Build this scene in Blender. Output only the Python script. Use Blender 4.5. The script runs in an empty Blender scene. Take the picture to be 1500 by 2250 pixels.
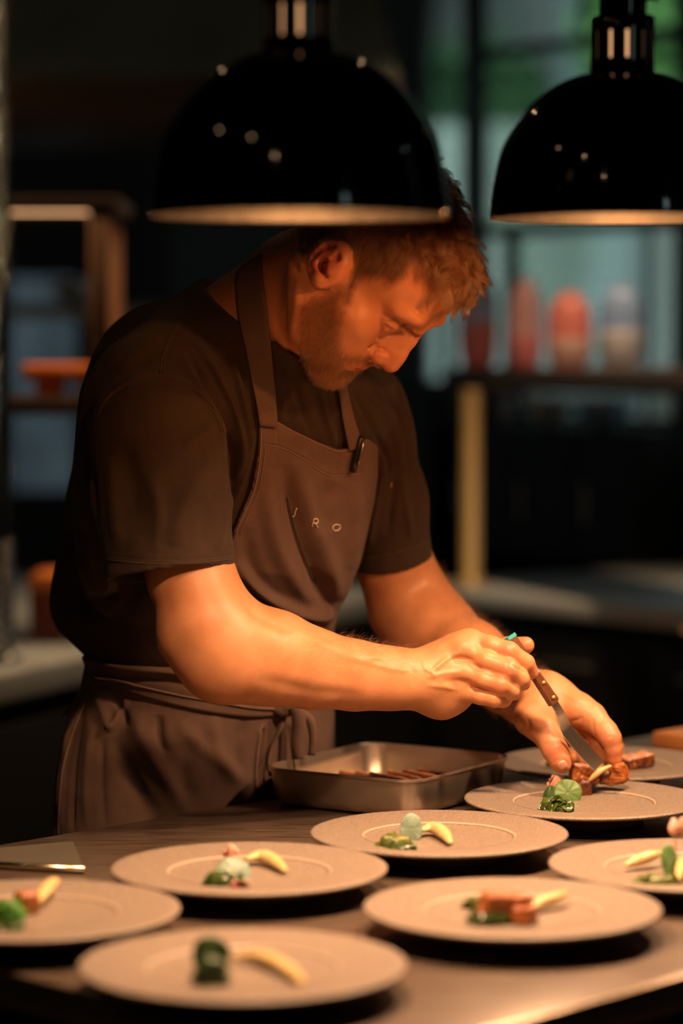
import bpy, bmesh, math, random
import numpy as np
from mathutils import Vector, Matrix
from mathutils.bvhtree import BVHTree

random.seed(7)
RNG = np.random.default_rng(7)
SC = bpy.context.scene
COL = SC.collection
PI = math.pi

# ------------------------------------------------------------------ camera
F_PX = 5900.0                       # focal length in pixels of the 1500x2250 frame
CAM_Z = 1.45
PITCH = math.atan((1125 - 775) / F_PX)
cam_data = bpy.data.cameras.new('camera')
cam = bpy.data.objects.new('camera', cam_data)
COL.objects.link(cam)
cam.location = (0, 0, CAM_Z)
cam.rotation_euler = (PI / 2 - PITCH, 0, 0)
cam_data.sensor_fit = 'VERTICAL'
cam_data.sensor_height = 36.0
cam_data.sensor_width = 24.0
cam_data.lens = F_PX / 2250 * 36.0
cam_data.clip_start = 0.05
cam_data.clip_end = 200
cam_data.dof.use_dof = True
cam_data.dof.focus_distance = 2.90
cam_data.dof.aperture_fstop = 2.1
SC.camera = cam

# ------------------------------------------------------------------ view, world
SC.view_settings.view_transform = 'Standard'
SC.view_settings.look = 'None'
SC.view_settings.gamma = 1.0
SC.view_settings.use_curve_mapping = False
SC.view_settings.exposure = 0.0
world = bpy.data.worlds.new('overcast_sky')
SC.world = world
world.use_nodes = True
_bg = world.node_tree.nodes['Background']
_bg.inputs['Color'].default_value = (0.58, 0.68, 0.68, 1)
_bg.inputs['Strength'].default_value = 2.6
SC.cycles.use_denoising = True
SC.cycles.max_bounces = 7
SC.cycles.sample_clamp_indirect = 4.0
SC.cycles.caustics_refractive = False
SC.cycles.caustics_reflective = False

# heat lamp row (x, y, rim height, rim radius): the third hangs just outside the frame
LAMPS = [(-0.0357, 2.262, 1.5636, 0.1255), (0.2640, 2.545, 1.5755, 0.1250), (0.5640, 2.830, 1.5755, 0.1250)]
LAMP_POWER = [3.8, 4.4, 4.4]      # bare bulb, watts
DOWN_POWER = [36.0, 32.0, 28.0]    # what the dome throws downwards, watts
LAMP_COLOR = (1.0, 0.60, 0.34)     # dome throw
BULB_COLOR = (1.0, 0.40, 0.13)
# small ceiling spots behind and beside the camera; last two added to brighten worktops (x, y, z, watts)
SPOTS = [(-1.0, -0.6, 3.05, 4.0), (-1.55, 0.5, 3.05, 2.5), (-2.0, 1.8, 3.05, 2.0), (0.55, 4.9, 3.05, 170.0), (-0.95, 4.75, 3.05, 80.0)]
SPOT_COLOR = (1.0, 0.66, 0.36)

# ------------------------------------------------------------------ point helpers
_c, _s = math.cos(PITCH), math.sin(PITCH)
def ray(px, py):
    x = (px - 750) / F_PX; y = -(py - 1125) / F_PX
    return np.array([x, _c + y * _s, -_s + y * _c])
CAMP = np.array([0, 0, CAM_Z])
def P(px, py, d):                   # point seen at that pixel, at depth y = d
    r = ray(px, py); return CAMP + r * (d / r[1])
def G(px, py, z):                   # point seen at that pixel, at height z
    r = ray(px, py); return CAMP + r * ((z - CAM_Z) / r[2])
def proj(V):
    V = np.asarray(V, float) - CAMP
    w = V[:, 1] * _c - V[:, 2] * _s
    up = V[:, 1] * _s + V[:, 2] * _c
    return 750 + F_PX * V[:, 0] / w, 1125 - F_PX * up / w

# ------------------------------------------------------------------ materials
def mat(name, color, rough=0.6, metal=0.0, spec=0.5, noise=None, bump=None, coat=0.0, sss=0.0, sheen=0.0, aniso=0.0, emit=None, coord='Object'):
    """noise=(scale, amount, second colour)  bump=(scale, strength, distance)"""
    m = bpy.data.materials.new(name); m.use_nodes = True
    nt = m.node_tree; b = nt.nodes['Principled BSDF']
    b.inputs['Base Color'].default_value = (*color, 1)
    b.inputs['Roughness'].default_value = rough
    b.inputs['Metallic'].default_value = metal
    b.inputs['Specular IOR Level'].default_value = spec
    b.inputs['Coat Weight'].default_value = coat
    b.inputs['Coat Roughness'].default_value = 0.05
    if aniso: b.inputs['Anisotropic'].default_value = aniso
    if sss:
        b.inputs['Subsurface Weight'].default_value = sss
        b.inputs['Subsurface Radius'].default_value = (1.0, 0.35, 0.2)
        b.inputs['Subsurface Scale'].default_value = 0.006
    if sheen:
        b.inputs['Sheen Weight'].default_value = sheen
        b.inputs['Sheen Roughness'].default_value = 0.5
    if emit:
        b.inputs['Emission Color'].default_value = (*emit[:3], 1)
        b.inputs['Emission Strength'].default_value = emit[3]
    tc = nt.nodes.new('ShaderNodeTexCoord')
    if noise:
        n = nt.nodes.new('ShaderNodeTexNoise'); n.inputs['Scale'].default_value = noise[0]
        n.inputs['Detail'].default_value = 6
        nt.links.new(tc.outputs[coord], n.inputs['Vector'])
        r = nt.nodes.new('ShaderNodeValToRGB')
        r.color_ramp.elements[0].position = 0.5 - noise[1] / 2; r.color_ramp.elements[1].position = 0.5 + noise[1] / 2
        r.color_ramp.elements[0].color = (*color, 1); r.color_ramp.elements[1].color = (*noise[2], 1)
        nt.links.new(n.outputs['Fac'], r.inputs['Fac']); nt.links.new(r.outputs['Color'], b.inputs['Base Color'])
    if bump:
        n = nt.nodes.new('ShaderNodeTexNoise'); n.inputs['Scale'].default_value = bump[0]; n.inputs['Detail'].default_value = 3
        nt.links.new(tc.outputs[coord], n.inputs['Vector'])
        bp = nt.nodes.new('ShaderNodeBump'); bp.inputs['Strength'].default_value = bump[1]; bp.inputs['Distance'].default_value = bump[2]
        nt.links.new(n.outputs['Fac'], bp.inputs['Height']); nt.links.new(bp.outputs['Normal'], b.inputs['Normal'])
    return m

# ------------------------------------------------------------------ object helpers
def link(o, parent=None):
    COL.objects.link(o)
    if parent is not None:
        o.parent = parent
        o.matrix_parent_inverse = parent.matrix_world.inverted() if False else Matrix.Translation(-Vector(parent.location))
    return o
def tag(o, label=None, cat=None, group=None, kind=None):
    if label: o['label'] = label
    if cat: o['category'] = cat
    if group: o['group'] = group
    if kind: o['kind'] = kind
    return o
def empty(name, loc, label, cat, group=None):
    o = bpy.data.objects.new(name, None); o.location = tuple(loc); o.empty_display_size = 0.05
    COL.objects.link(o); return tag(o, label, cat, group)
def obj(name, V, Fc, m, parent=None, smooth=True):
    """world-space vertices; under a parent they stay where they are"""
    me = bpy.data.meshes.new(name)
    if isinstance(V, np.ndarray) and isinstance(Fc, np.ndarray):
        nv, nf = len(V), len(Fc); k = Fc.shape[1]
        me.vertices.add(nv); me.vertices.foreach_set('co', V.astype(np.float32).ravel())
        me.loops.add(nf * k); me.loops.foreach_set('vertex_index', Fc.astype(np.int32).ravel())
        me.polygons.add(nf); me.polygons.foreach_set('loop_start', np.arange(0, nf * k, k, dtype=np.int32))
        me.update(calc_edges=True)
    else:
        me.from_pydata([tuple(map(float, v)) for v in V], [], [tuple(map(int, f)) for f in Fc])
    me.polygons.foreach_set('use_smooth', np.full(len(me.polygons), smooth, dtype=bool))
    if isinstance(m, (list, tuple)):
        for x in m: me.materials.append(x)
    elif m: me.materials.append(m)
    me.update()
    return link(bpy.data.objects.new(name, me), parent)
def from_bm(name, bm, m, parent=None, smooth=True, angle=None):
    bmesh.ops.recalc_face_normals(bm, faces=bm.faces)
    me = bpy.data.meshes.new(name); bm.to_mesh(me); bm.free()
    me.polygons.foreach_set('use_smooth', np.full(len(me.polygons), smooth, dtype=bool))
    if angle: me.set_sharp_from_angle(angle=math.radians(angle))
    me.materials.append(m); me.update()
    return link(bpy.data.objects.new(name, me), parent)
def bm_box(bm, c, size, rot=None, bev=0.0, seg=2):
    r = bmesh.ops.create_cube(bm, size=1.0); vs = r['verts']
    M = Matrix.Translation(Vector(c)) @ (rot.to_4x4() if rot else Matrix.Identity(4)) @ Matrix.Diagonal((*size, 1))
    bmesh.ops.transform(bm, matrix=M, verts=vs)
    if bev > 0:
        es = {e for v in vs for e in v.link_edges}
        bmesh.ops.bevel(bm, geom=list(es), offset=bev, segments=seg, affect='EDGES', profile=0.5)
def box(name, c, size, m, parent=None, rot=None, bev=0.002, seg=2):
    bm = bmesh.new(); bm_box(bm, c, size, rot, bev, seg)
    return from_bm(name, bm, m, parent, True, 35)
def lathe(profile, n=64, c=(0, 0, 0), closed=False):
    V = []; Fc = []
    m = len(profile)
    for i in range(n):
        a = 2 * PI * i / n
        for (r, z) in profile: V.append((c[0] + r * math.cos(a), c[1] + r * math.sin(a), c[2] + z))
    for i in range(n):
        j = (i + 1) % n
        for k in range(m - 1 if not closed else m):
            l = (k + 1) % m
            Fc.append((i * m + k, j * m + k, j * m + l, i * m + l))
    return V, Fc
def tube(pts, rad, n=8, cap=True):
    pts = [Vector(p) for p in pts]
    if not hasattr(rad, '__len__'): rad = [rad] * len(pts)
    V = []; Fc = []; prev = None
    for i, p in enumerate(pts):
        t = (pts[min(i + 1, len(pts) - 1)] - pts[max(i - 1, 0)]).normalized()
        if prev is None:
            a = t.cross(Vector((0, 0, 1)));
            if a.length < 1e-3: a = t.cross(Vector((1, 0, 0)))
        else: a = prev - t * prev.dot(t)
        a.normalize(); prev = a; b = t.cross(a)
        for k in range(n):
            w = 2 * PI * k / n
            V.append(p + (a * math.cos(w) + b * math.sin(w)) * rad[i])
    for i in range(len(pts) - 1):
        for k in range(n):
            l = (k + 1) % n
            Fc.append((i * n + k, i * n + l, (i + 1) * n + l, (i + 1) * n + k))
    if cap:
        Fc.append(tuple(range(n))[::-1]); Fc.append(tuple(range((len(pts) - 1) * n, len(pts) * n)))
    return V, Fc
def merge(parts):
    V = []; Fc = []
    for v, f in parts:
        o = len(V); V += [tuple(x) for x in v]; Fc += [tuple(i + o for i in q) for q in f]
    return V, Fc
def catmull(pts, n=6):
    p = [np.array(q, float) for q in pts]; p = [2 * p[0] - p[1]] + p + [2 * p[-1] - p[-2]]; out = []
    for i in range(1, len(p) - 2):
        for k in range(n):
            t = k / n
            out.append(0.5 * ((2 * p[i]) + (-p[i - 1] + p[i + 1]) * t + (2 * p[i - 1] - 5 * p[i] + 4 * p[i + 1] - p[i + 2]) * t * t + (-p[i - 1] + 3 * p[i] - 3 * p[i + 1] + p[i + 2]) * t ** 3))
    out.append(p[-2]); return out

# ------------------------------------------------------------------ implicit surfaces (for bodies, cloth and food)
class Sdf:
    def __init__(self): self.p = []
    def add(self, fn, c, R, k=0.01, op='u'):
        self.p.append((fn, np.asarray(c, float), R, k, op)); return self
    def cone(self, a, b, ra, rb, k=0.01, op='u'):
        a = np.asarray(a, float); b = np.asarray(b, float); ab = b - a; L = max(ab @ ab, 1e-12)
        def fn(Q):
            q = Q - a; t = np.clip(q @ ab / L, 0, 1)
            return np.sqrt(((q - t[:, None] * ab) ** 2).sum(1)) - (ra + (rb - ra) * t)
        return self.add(fn, (a + b) / 2, np.sqrt(L) / 2 + max(ra, rb), k, op)
    def chain(self, pts, rad, k=0.01, op='u', kin=None):
        for i in range(len(pts) - 1):
            self.cone(pts[i], pts[i + 1], rad[i], rad[i + 1], k if i == 0 or kin is None else kin, op)
        return self
    def ell(self, c, r, M=None, k=0.01, op='u'):
        """M rows are the ellipsoid's axes"""
        c = np.asarray(c, float); r = np.asarray(r, float)
        def fn(Q):
            q = Q - c
            if M is not None: q = q @ M.T
            k0 = np.sqrt(((q / r) ** 2).sum(1)); k1 = np.sqrt(((q / r ** 2) ** 2).sum(1))
            return k0 * (k0 - 1) / np.maximum(k1, 1e-9)
        return self.add(fn, c, float(r.max()) + 0.04 * (1 - float(r.min() / r.max())), k, op)
    def rbox(self, c, h, M, rr, k=0.005, op='u'):
        c = np.asarray(c, float); h = np.asarray(h, float) - rr
        def fn(Q):
            q = np.abs((Q - c) @ M.T) - h
            return np.sqrt((np.maximum(q, 0) ** 2).sum(1)) + np.minimum(q.max(1), 0) - rr
        return self.add(fn, c, float(np.linalg.norm(h)) + rr, k, op)
    def ev(self, Q, c=None, r=1e9):
        d = np.full(len(Q), 0.2)
        for fn, pc, R, k, op in self.p:
            if c is not None and np.linalg.norm(pc - c) - R > r + k + 0.014: continue
            e = fn(Q)
            if op == 'u':
                h = np.maximum(k - np.abs(d - e), 0) / k
                d = np.minimum(d, e) - h * h * k * 0.25
            elif op == 's':
                e = -e; h = np.maximum(k - np.abs(d - e), 0) / k
                d = np.maximum(d, e) + h * h * k * 0.25
            elif op == 'i':
                h = np.maximum(k - np.abs(d - e), 0) / k
                d = np.maximum(d, e) + h * h * k * 0.25
        return d

def polygonize(ev, lo, hi, h, B=16):
    """sparse-block surface nets. ev(points, block centre, block radius) -> distance"""
    lo = np.asarray(lo, float); hi = np.asarray(hi, float)
    nb = np.ceil((hi - lo) / (h * B)).astype(int)
    rad = h * B * math.sqrt(3) / 2
    g = np.arange(B + 1)
    I, J, K = np.meshgrid(g, g, g, indexing='ij')
    off = np.stack([I.ravel(), J.ravel(), K.ravel()], 1)
    S = 1 << 20
    keys = []; pos = []; edges = []
    bi = np.stack(np.meshgrid(*[np.arange(n) for n in nb], indexing='ij'), -1).reshape(-1, 3)
    cs = lo + (bi + 0.5) * h * B
    # coarse culling in super groups
    for b, c in zip(bi, cs):
        d0 = ev(c[None, :], c, rad * 1.05)[0]
        if abs(d0) > rad * 1.7 + 0.005: continue
        Q = lo + (off + b * B) * h
        v = ev(Q, c, rad * 1.05).reshape(B + 1, B + 1, B + 1)
        s = v < 0
        if s.all() or not s.any(): continue
        cor = [v[dx:B + dx, dy:B + dy, dz:B + dz] for dx in (0, 1) for dy in (0, 1) for dz in (0, 1)]
        cs_ = [s[dx:B + dx, dy:B + dy, dz:B + dz] for dx in (0, 1) for dy in (0, 1) for dz in (0, 1)]
        cnt = sum(x.astype(np.int8) for x in cs_)
        act = np.argwhere((cnt > 0) & (cnt < 8))
        if len(act):
            vals = np.stack([x[act[:, 0], act[:, 1], act[:, 2]] for x in cor], 1)
            cc = np.array([(dx, dy, dz) for dx in (0, 1) for dy in (0, 1) for dz in (0, 1)], float)
            acc = np.zeros((len(act), 3)); n = np.zeros(len(act))
            for a_ in range(8):
                for ax in (4, 2, 1):
                    if a_ & ax: continue
                    b_ = a_ | ax
                    va, vb = vals[:, a_], vals[:, b_]
                    m = (va < 0) != (vb < 0)
                    t = np.where(m, va / np.where(va == vb, 1, va - vb), 0)
                    acc += np.where(m[:, None], cc[a_] + t[:, None] * (cc[b_] - cc[a_]), 0); n += m
            p = acc / n[:, None]
            gi = act + b * B
            keys.append((gi[:, 0] * S + gi[:, 1]) * S + gi[:, 2])
            pos.append(lo + (gi + p) * h)
        for ax in range(3):
            sl0 = [slice(0, B)] * 3; sl1 = [slice(0, B)] * 3; sl1[ax] = slice(1, B + 1)
            a0 = s[tuple(sl0)]; a1 = s[tuple(sl1)]
            w = np.argwhere(a0 != a1)
            if len(w):
                edges.append(np.column_stack([w + b * B, np.full(len(w), ax), a0[w[:, 0], w[:, 1], w[:, 2]]]))
    keys = np.concatenate(keys); pos = np.concatenate(pos); E = np.concatenate(edges)
    o = np.argsort(keys); keys = keys[o]; pos = pos[o]
    quads = []
    for ax in range(3):
        e = E[E[:, 3] == ax]; u, w = [(1, 2), (2, 0), (0, 1)][ax]
        idx = []; ok = np.ones(len(e), bool)
        for du, dw in ((0, 0), (-1, 0), (-1, -1), (0, -1)):
            q = e[:, :3].copy(); q[:, u] += du; q[:, w] += dw
            kk = (q[:, 0] * S + q[:, 1]) * S + q[:, 2]
            j = np.clip(np.searchsorted(keys, kk), 0, len(keys) - 1)
            ok &= keys[j] == kk; idx.append(j)
        Q = np.stack(idx, 1)[ok]; fl = e[ok, 4] == 1
        Q[~fl] = Q[~fl][:, ::-1]
        quads.append(Q)
    return pos, np.concatenate(quads)

def vnormals(V, Fc):
    n = np.cross(V[Fc[:, 2]] - V[Fc[:, 0]], V[Fc[:, 3]] - V[Fc[:, 1]])
    N = np.zeros_like(V)
    for k in range(4): np.add.at(N, Fc[:, k], n)
    return N / np.maximum(np.linalg.norm(N, axis=1), 1e-12)[:, None]
def smooth_mesh(V, Fc, it=1, lam=0.5):
    for _ in range(it):
        A = np.zeros_like(V); c = np.zeros(len(V))
        for k in range(4):
            a, b = Fc[:, k], Fc[:, (k + 1) % 4]
            np.add.at(A, a, V[b]); np.add.at(A, b, V[a]); np.add.at(c, a, 1); np.add.at(c, b, 1)
        V = V + lam * (A / np.maximum(c, 1)[:, None] - V)
    return V
def seg_dist(x, y, pl):
    d = np.full(len(x), 1e9); T = np.zeros(len(x)); L = len(pl) - 1
    for i in range(L):
        ax, ay = pl[i][:2]; bx, by = pl[i + 1][:2]; dx, dy = bx - ax, by - ay
        t = np.clip(((x - ax) * dx + (y - ay) * dy) / max(dx * dx + dy * dy, 1e-9), 0, 1)
        e = np.hypot(x - ax - t * dx, y - ay - t * dy)
        m = e < d; d[m] = e[m]; T[m] = (i + t[m]) / L
    return d, T
def brush(V, Fc, strokes, facing=True, region=None):
    """strokes: (polyline in frame pixels, width px, height m[, fade ends]). Displaces the camera-side skin along its normals."""
    N = vnormals(V, Fc); x, y = proj(V)
    view = CAMP - V; view /= np.linalg.norm(view, axis=1)[:, None]
    fc = np.clip(((N * view).sum(1) + 0.15) / 0.3, 0, 1) if facing else np.ones(len(V))
    if region is not None: fc = fc * region
    D = np.zeros(len(V))
    for st in strokes:
        pl, w, a = st[:3]; fade = st[3] if len(st) > 3 else 0.25
        xs = [p[0] for p in pl]; ys = [p[1] for p in pl]
        m = (x > min(xs) - 3 * w) & (x < max(xs) + 3 * w) & (y > min(ys) - 3 * w) & (y < max(ys) + 3 * w) & (fc > 0)
        if not m.any(): continue
        d, T = seg_dist(x[m], y[m], pl)
        e = np.exp(-(d / w) ** 2)
        if fade: e *= np.clip(np.minimum(T, 1 - T) / fade, 0, 1) ** 0.7
        D[m] += a * e
    return V + N * (D * fc)[:, None]
def poly_sd(x, y, poly):
    """signed distance (px) to polygon, negative inside"""
    d = np.full(len(x), 1e9); ins = np.zeros(len(x), bool); n = len(poly)
    for i in range(n):
        ax, ay = poly[i]; bx, by = poly[(i + 1) % n]; dx, dy = bx - ax, by - ay
        t = np.clip(((x - ax) * dx + (y - ay) * dy) / max(dx * dx + dy * dy, 1e-9), 0, 1)
        d = np.minimum(d, np.hypot(x - ax - t * dx, y - ay - t * dy))
        c = (ay > y) != (by > y)
        with np.errstate(divide='ignore', invalid='ignore'):
            xi = ax + (y - ay) * dx / (dy if dy else 1e-9)
        ins ^= c & (x < xi)
    return np.where(ins, -d, d)
def set_attr(o, name, arr):
    me = o.data; a = me.attributes.new(name, 'FLOAT', 'POINT'); a.data.foreach_set('value', np.asarray(arr, np.float32))
def strands(name, roots, m, parent, radius=0.00004):
    """roots: array (n, k, 3) of strand points -> one hair curves object"""
    n, k, _ = roots.shape
    hc = bpy.data.hair_curves.new(name); hc.add_curves([k] * n)
    hc.position_data.foreach_set('vector', roots.astype(np.float32).ravel())
    ra = hc.attributes.get('radius') or hc.attributes.new('radius', 'FLOAT', 'POINT')
    rr = np.linspace(1.0, 0.35, k)[None, :].repeat(n, 0) * radius
    ra.data.foreach_set('value', rr.astype(np.float32).ravel())
    hc.materials.append(m)
    return link(bpy.data.objects.new(name, hc), parent)

# ================================================================== materials shared
M = {}
M['floor'] = mat('dark_floor', (0.035, 0.03, 0.026), 0.55, noise=(3, 0.5, (0.05, 0.042, 0.036)))
M['wall'] = mat('dark_wall', (0.018, 0.017, 0.016), 0.7, noise=(2, 0.6, (0.026, 0.023, 0.021)))
M['ceiling'] = mat('dark_ceiling', (0.03, 0.034, 0.034), 0.8)
M['winframe'] = mat('dark_window_frame', (0.012, 0.013, 0.014), 0.5)
M['black'] = mat('black_laminate', (0.006, 0.0055, 0.005), 0.6, spec=0.2)
M['steel'] = mat('brushed_steel', (0.40, 0.42, 0.42), 0.42, 0.45, noise=(9, 0.6, (0.32, 0.34, 0.34)), bump=(120, 0.05, 0.001))
M['dullsteel'] = mat('dull_steel', (0.30, 0.31, 0.30), 0.5, 1.0, noise=(5, 0.5, (0.22, 0.23, 0.23)))
M['brass'] = mat('satin_brass', (0.50, 0.34, 0.15), 0.45, 0.35)
M['wood'] = mat('orange_wood', (0.62, 0.26, 0.08), 0.5, noise=(14, 0.5, (0.45, 0.17, 0.05)))
M['darkwood'] = mat('dark_wood', (0.075, 0.040, 0.020), 0.5, noise=(10, 0.5, (0.05, 0.026, 0.014)))
M['postwood'] = mat('warm_wood_post', (0.30, 0.15, 0.07), 0.5, noise=(8, 0.5, (0.2, 0.1, 0.05)))
M['redbrown'] = mat('rust_red_lacquer', (0.20, 0.035, 0.014), 0.5)
M['rustglaze'] = mat('rust_orange_glaze', (0.85, 0.24, 0.05), 0.45)
def glass_mat():
    m = bpy.data.materials.new('window_glass'); m.use_nodes = True; nt = m.node_tree
    nt.nodes.remove(nt.nodes['Principled BSDF']); out = nt.nodes['Material Output']
    t = nt.nodes.new('ShaderNodeBsdfTransparent'); t.inputs['Color'].default_value = (0.86, 0.92, 0.90, 1)
    g = nt.nodes.new('ShaderNodeBsdfGlossy'); g.inputs['Roughness'].default_value = 0.03
    lw = nt.nodes.new('ShaderNodeLayerWeight'); lw.inputs['Blend'].default_value = 0.25
    mx = nt.nodes.new('ShaderNodeMixShader')
    nt.links.new(lw.outputs['Fresnel'], mx.inputs[0]); nt.links.new(t.outputs[0], mx.inputs[1]); nt.links.new(g.outputs[0], mx.inputs[2])
    nt.links.new(mx.outputs[0], out.inputs['Surface']); return m
M['glass'] = glass_mat()

# ================================================================== room shell
# window wall frame: origin WO, s runs along the wall towards the right and nearer, o points outdoors
WO = np.array([0.193, 7.75, 0.0]); E1 = np.array([0.64, -0.768, 0]); E1 /= np.linalg.norm(E1); E2 = np.array([-E1[1], E1[0], 0])
WROT = Matrix.Rotation(math.atan2(E1[1], E1[0]), 3, 'Z')
def wl(px, py, off=0.0):            # (s, z) where the ray through that pixel meets the wall plane pushed out by off
    r = ray(px, py); t = ((WO - CAMP) @ E2 + off) / (r @ E2); q = CAMP + r * t
    return (q - WO) @ E1, q[2]
def WP(s, o, z): return WO + E1 * s + E2 * o + np.array([0, 0, z])
def wbox(name, s0, s1, o0, o1, z0, z1, m, parent=None, bev=0.003):
    return box(name, WP((s0 + s1) / 2, (o0 + o1) / 2, (z0 + z1) / 2), (s1 - s0, o1 - o0, z1 - z0), m, parent, WROT, bev, 1)
def struct(o, kind='structure'): o['kind'] = kind; return o

CEIL = 3.2
struct(box('floor', (0, 3.1, -0.05), (8.1, 11.5, 0.1), M['floor'], bev=0))
struct(box('ceiling', (0, 3.1, CEIL + 0.05), (8.2, 11.6, 0.1), M['ceiling'], bev=0))
BX0, BX1, BZ0, BZ1 = -1.10, -0.84, 0.98, 1.72
for (xa, xb, za, zb_) in ((-4.0, BX0, 0, CEIL), (BX1, -0.1, 0, CEIL), (BX0, BX1, 0, BZ0), (BX0, BX1, BZ1, CEIL)):
    struct(box('wall_back', ((xa + xb) / 2, 8.75, (za + zb_) / 2), (xb - xa, 0.1, zb_ - za), M['wall'], bev=0))
w = empty('window_6', ((BX0 + BX1) / 2, 8.75, BZ0), None, None); w['kind'] = 'structure'
fr = bmesh.new()
for c_, sz in (((BX0 + 0.012, 8.75, (BZ0 + BZ1) / 2), (0.024, 0.05, BZ1 - BZ0)), ((BX1 - 0.012, 8.75, (BZ0 + BZ1) / 2), (0.024, 0.05, BZ1 - BZ0)), (((BX0 + BX1) / 2, 8.75, BZ0 + 0.012), (BX1 - BX0, 0.05, 0.024)), (((BX0 + BX1) / 2, 8.75, BZ1 - 0.012), (BX1 - BX0, 0.05, 0.024))): bm_box(fr, c_, sz)
from_bm('window_frame', fr, M['winframe'], w, False)
box('pane', ((BX0 + BX1) / 2, 8.75, (BZ0 + BZ1) / 2), (BX1 - BX0, 0.006, BZ1 - BZ0), M['glass'], w, None, 0)
struct(box('wall_sky_screen', (-1.6, 12.0, 1.5), (2.4, 0.2, 3.0), mat('sky_screen_wall', (0.03, 0.035, 0.05), 0.9, noise=(3.0, 0.3, (0.085, 0.095, 0.12))), bev=0))  # added dim wall, hides the bright sky behind the rear pane
for (ya, yb, za, zb_) in ((-2.6, 7.2, 0, CEIL), (8.4, 8.8, 0, CEIL), (7.2, 8.4, 0, 1.3), (7.2, 8.4, 2.5, CEIL)):
    struct(box('wall_left', (-3.9, (ya + yb) / 2, (za + zb_) / 2), (0.1, yb - ya, zb_ - za), M['wall'], bev=0))
for (xa, xb, za, zb_) in ((-4.0, 3.25, 0, CEIL), (3.8, 4.05, 0, CEIL), (3.25, 3.8, 0, 1.95), (3.25, 3.8, 3.0, CEIL)):
    struct(box('wall_rear', ((xa + xb) / 2, -2.6, (za + zb_) / 2), (xb - xa, 0.1, zb_ - za), M['wall'], bev=0))
w = empty('window_5', (3.525, -2.6, 1.95), None, None); w['kind'] = 'structure'
fr = bmesh.new()
for c_, sz in (((3.525, -2.6, 2.30), (0.55, 0.06, 0.06)), ((3.525, -2.6, 1.97), (0.55, 0.06, 0.04)), ((3.27, -2.6, 2.475), (0.04, 0.06, 1.05)), ((3.78, -2.6, 2.475), (0.04, 0.06, 1.05))): bm_box(fr, c_, sz)
from_bm('window_frame', fr, M['winframe'], w, False)
box('pane', (3.525, -2.6, 2.475), (0.55, 0.006, 1.05), M['glass'], w, None, 0)
ld = bpy.data.lights.new('daylight_portal', 'AREA'); ld.shape = 'RECTANGLE'; ld.size = 0.55; ld.size_y = 1.05; ld.cycles.is_portal = True
lo = bpy.data.objects.new('daylight_portal', ld); COL.objects.link(lo); lo.location = (3.525, -2.66, 2.475); lo.rotation_euler = (-PI / 2, 0, 0)
struct(box('wall_right', (4.0, 0.125, CEIL / 2), (0.1, 5.45, CEIL), M['wall'], bev=0))
for nm, x, ya, yb, za, zb_, sg in (('added_window_4', -3.9, 7.2, 8.4, 1.3, 2.5, 1),):  # unseen opening added to bring bluish daylight onto the left background
    w = empty(nm, (x, (ya + yb) / 2, za), None, None); w['kind'] = 'structure'
    fr = bmesh.new()
    for c_, sz in (((x, ya + 0.02, (za + zb_) / 2), (0.05, 0.04, zb_ - za)), ((x, yb - 0.02, (za + zb_) / 2), (0.05, 0.04, zb_ - za)), ((x, (ya + yb) / 2, za + 0.02), (0.05, yb - ya, 0.04)), ((x, (ya + yb) / 2, zb_ - 0.02), (0.05, yb - ya, 0.04)), ((x, (ya + yb) / 2, za + (zb_ - za) * 0.6), (0.04, yb - ya, 0.03))): bm_box(fr, c_, sz)
    from_bm('window_frame', fr, M['winframe'], w, False)
    box('pane', (x, (ya + yb) / 2, (za + zb_) / 2), (0.006, yb - ya, zb_ - za), M['glass'], w, None, 0)
    ld = bpy.data.lights.new('daylight_portal', 'AREA'); ld.shape = 'RECTANGLE'; ld.size = zb_ - za; ld.size_y = yb - ya; ld.cycles.is_portal = True
    lo = bpy.data.objects.new('daylight_portal', ld); COL.objects.link(lo); lo.location = (x - sg * 0.06, (ya + yb) / 2, (za + zb_) / 2)
    lo.rotation_euler = (0, -sg * PI / 2, 0)
# window wall, in pieces around the openings
sA, _ = wl(900, 500); sB, _ = wl(1002, 500); sC, _ = wl(1470, 500); sD, _ = wl(1492, 500)
_, zs = wl(1250, 932)
S_END = 6.35
struct(wbox('wall_window', -1.15, sA, 0.03, 0.06, 0, CEIL, M['wall'], bev=0))
struct(wbox('wall_window', sA, S_END, 0.03, 0.06, 0, zs, M['wall'], bev=0))
struct(wbox('wall_window', sA, S_END, 0.03, 0.06, 2.85, CEIL, M['wall'], bev=0))
struct(wbox('wall_window', sD + 0.75, S_END, 0.03, 0.06, zs, 2.85, M['wall'], bev=0))
def window(name, s0, s1, z0, z1, vbars, hbars):
    w = empty(name, WP((s0 + s1) / 2, 0.07, z0), None, None); w['kind'] = 'structure'
    fr = bmesh.new()
    def bb(a, b, z, zz, o0=0.035, o1=0.055):
        bm_box(fr, WP((a + b) / 2, (o0 + o1) / 2, (z + zz) / 2), (b - a, o1 - o0, zz - z), WROT, 0.002, 1)
    bb(s0, s0 + 0.02, z0, z1); bb(s1 - 0.02, s1, z0, z1); bb(s0, s1, z0, z0 + 0.02); bb(s0, s1, z1 - 0.03, z1)
    for a, b, z, zz in vbars: bb(a, b, z, zz)
    for z, zz in hbars: bb(s0, s1, z, zz, 0.036, 0.054)
    from_bm('window_frame', fr, M['winframe'], w, True, 35)
    box('pane', WP((s0 + s1) / 2, 0.045, (z0 + z1) / 2), (s1 - s0 - 0.01, 0.006, z1 - z0 - 0.01), M['glass'], w, WROT, 0)
    return w
zb0 = wl(1200, 110)[1]; zb1 = wl(1200, 82)[1]; zm = wl(1200, 505)[1]
window('window_1', sA, sB, zs, 2.85, [(wl(948, 600)[0], wl(964, 600)[0], zs, zm)], [])
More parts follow.
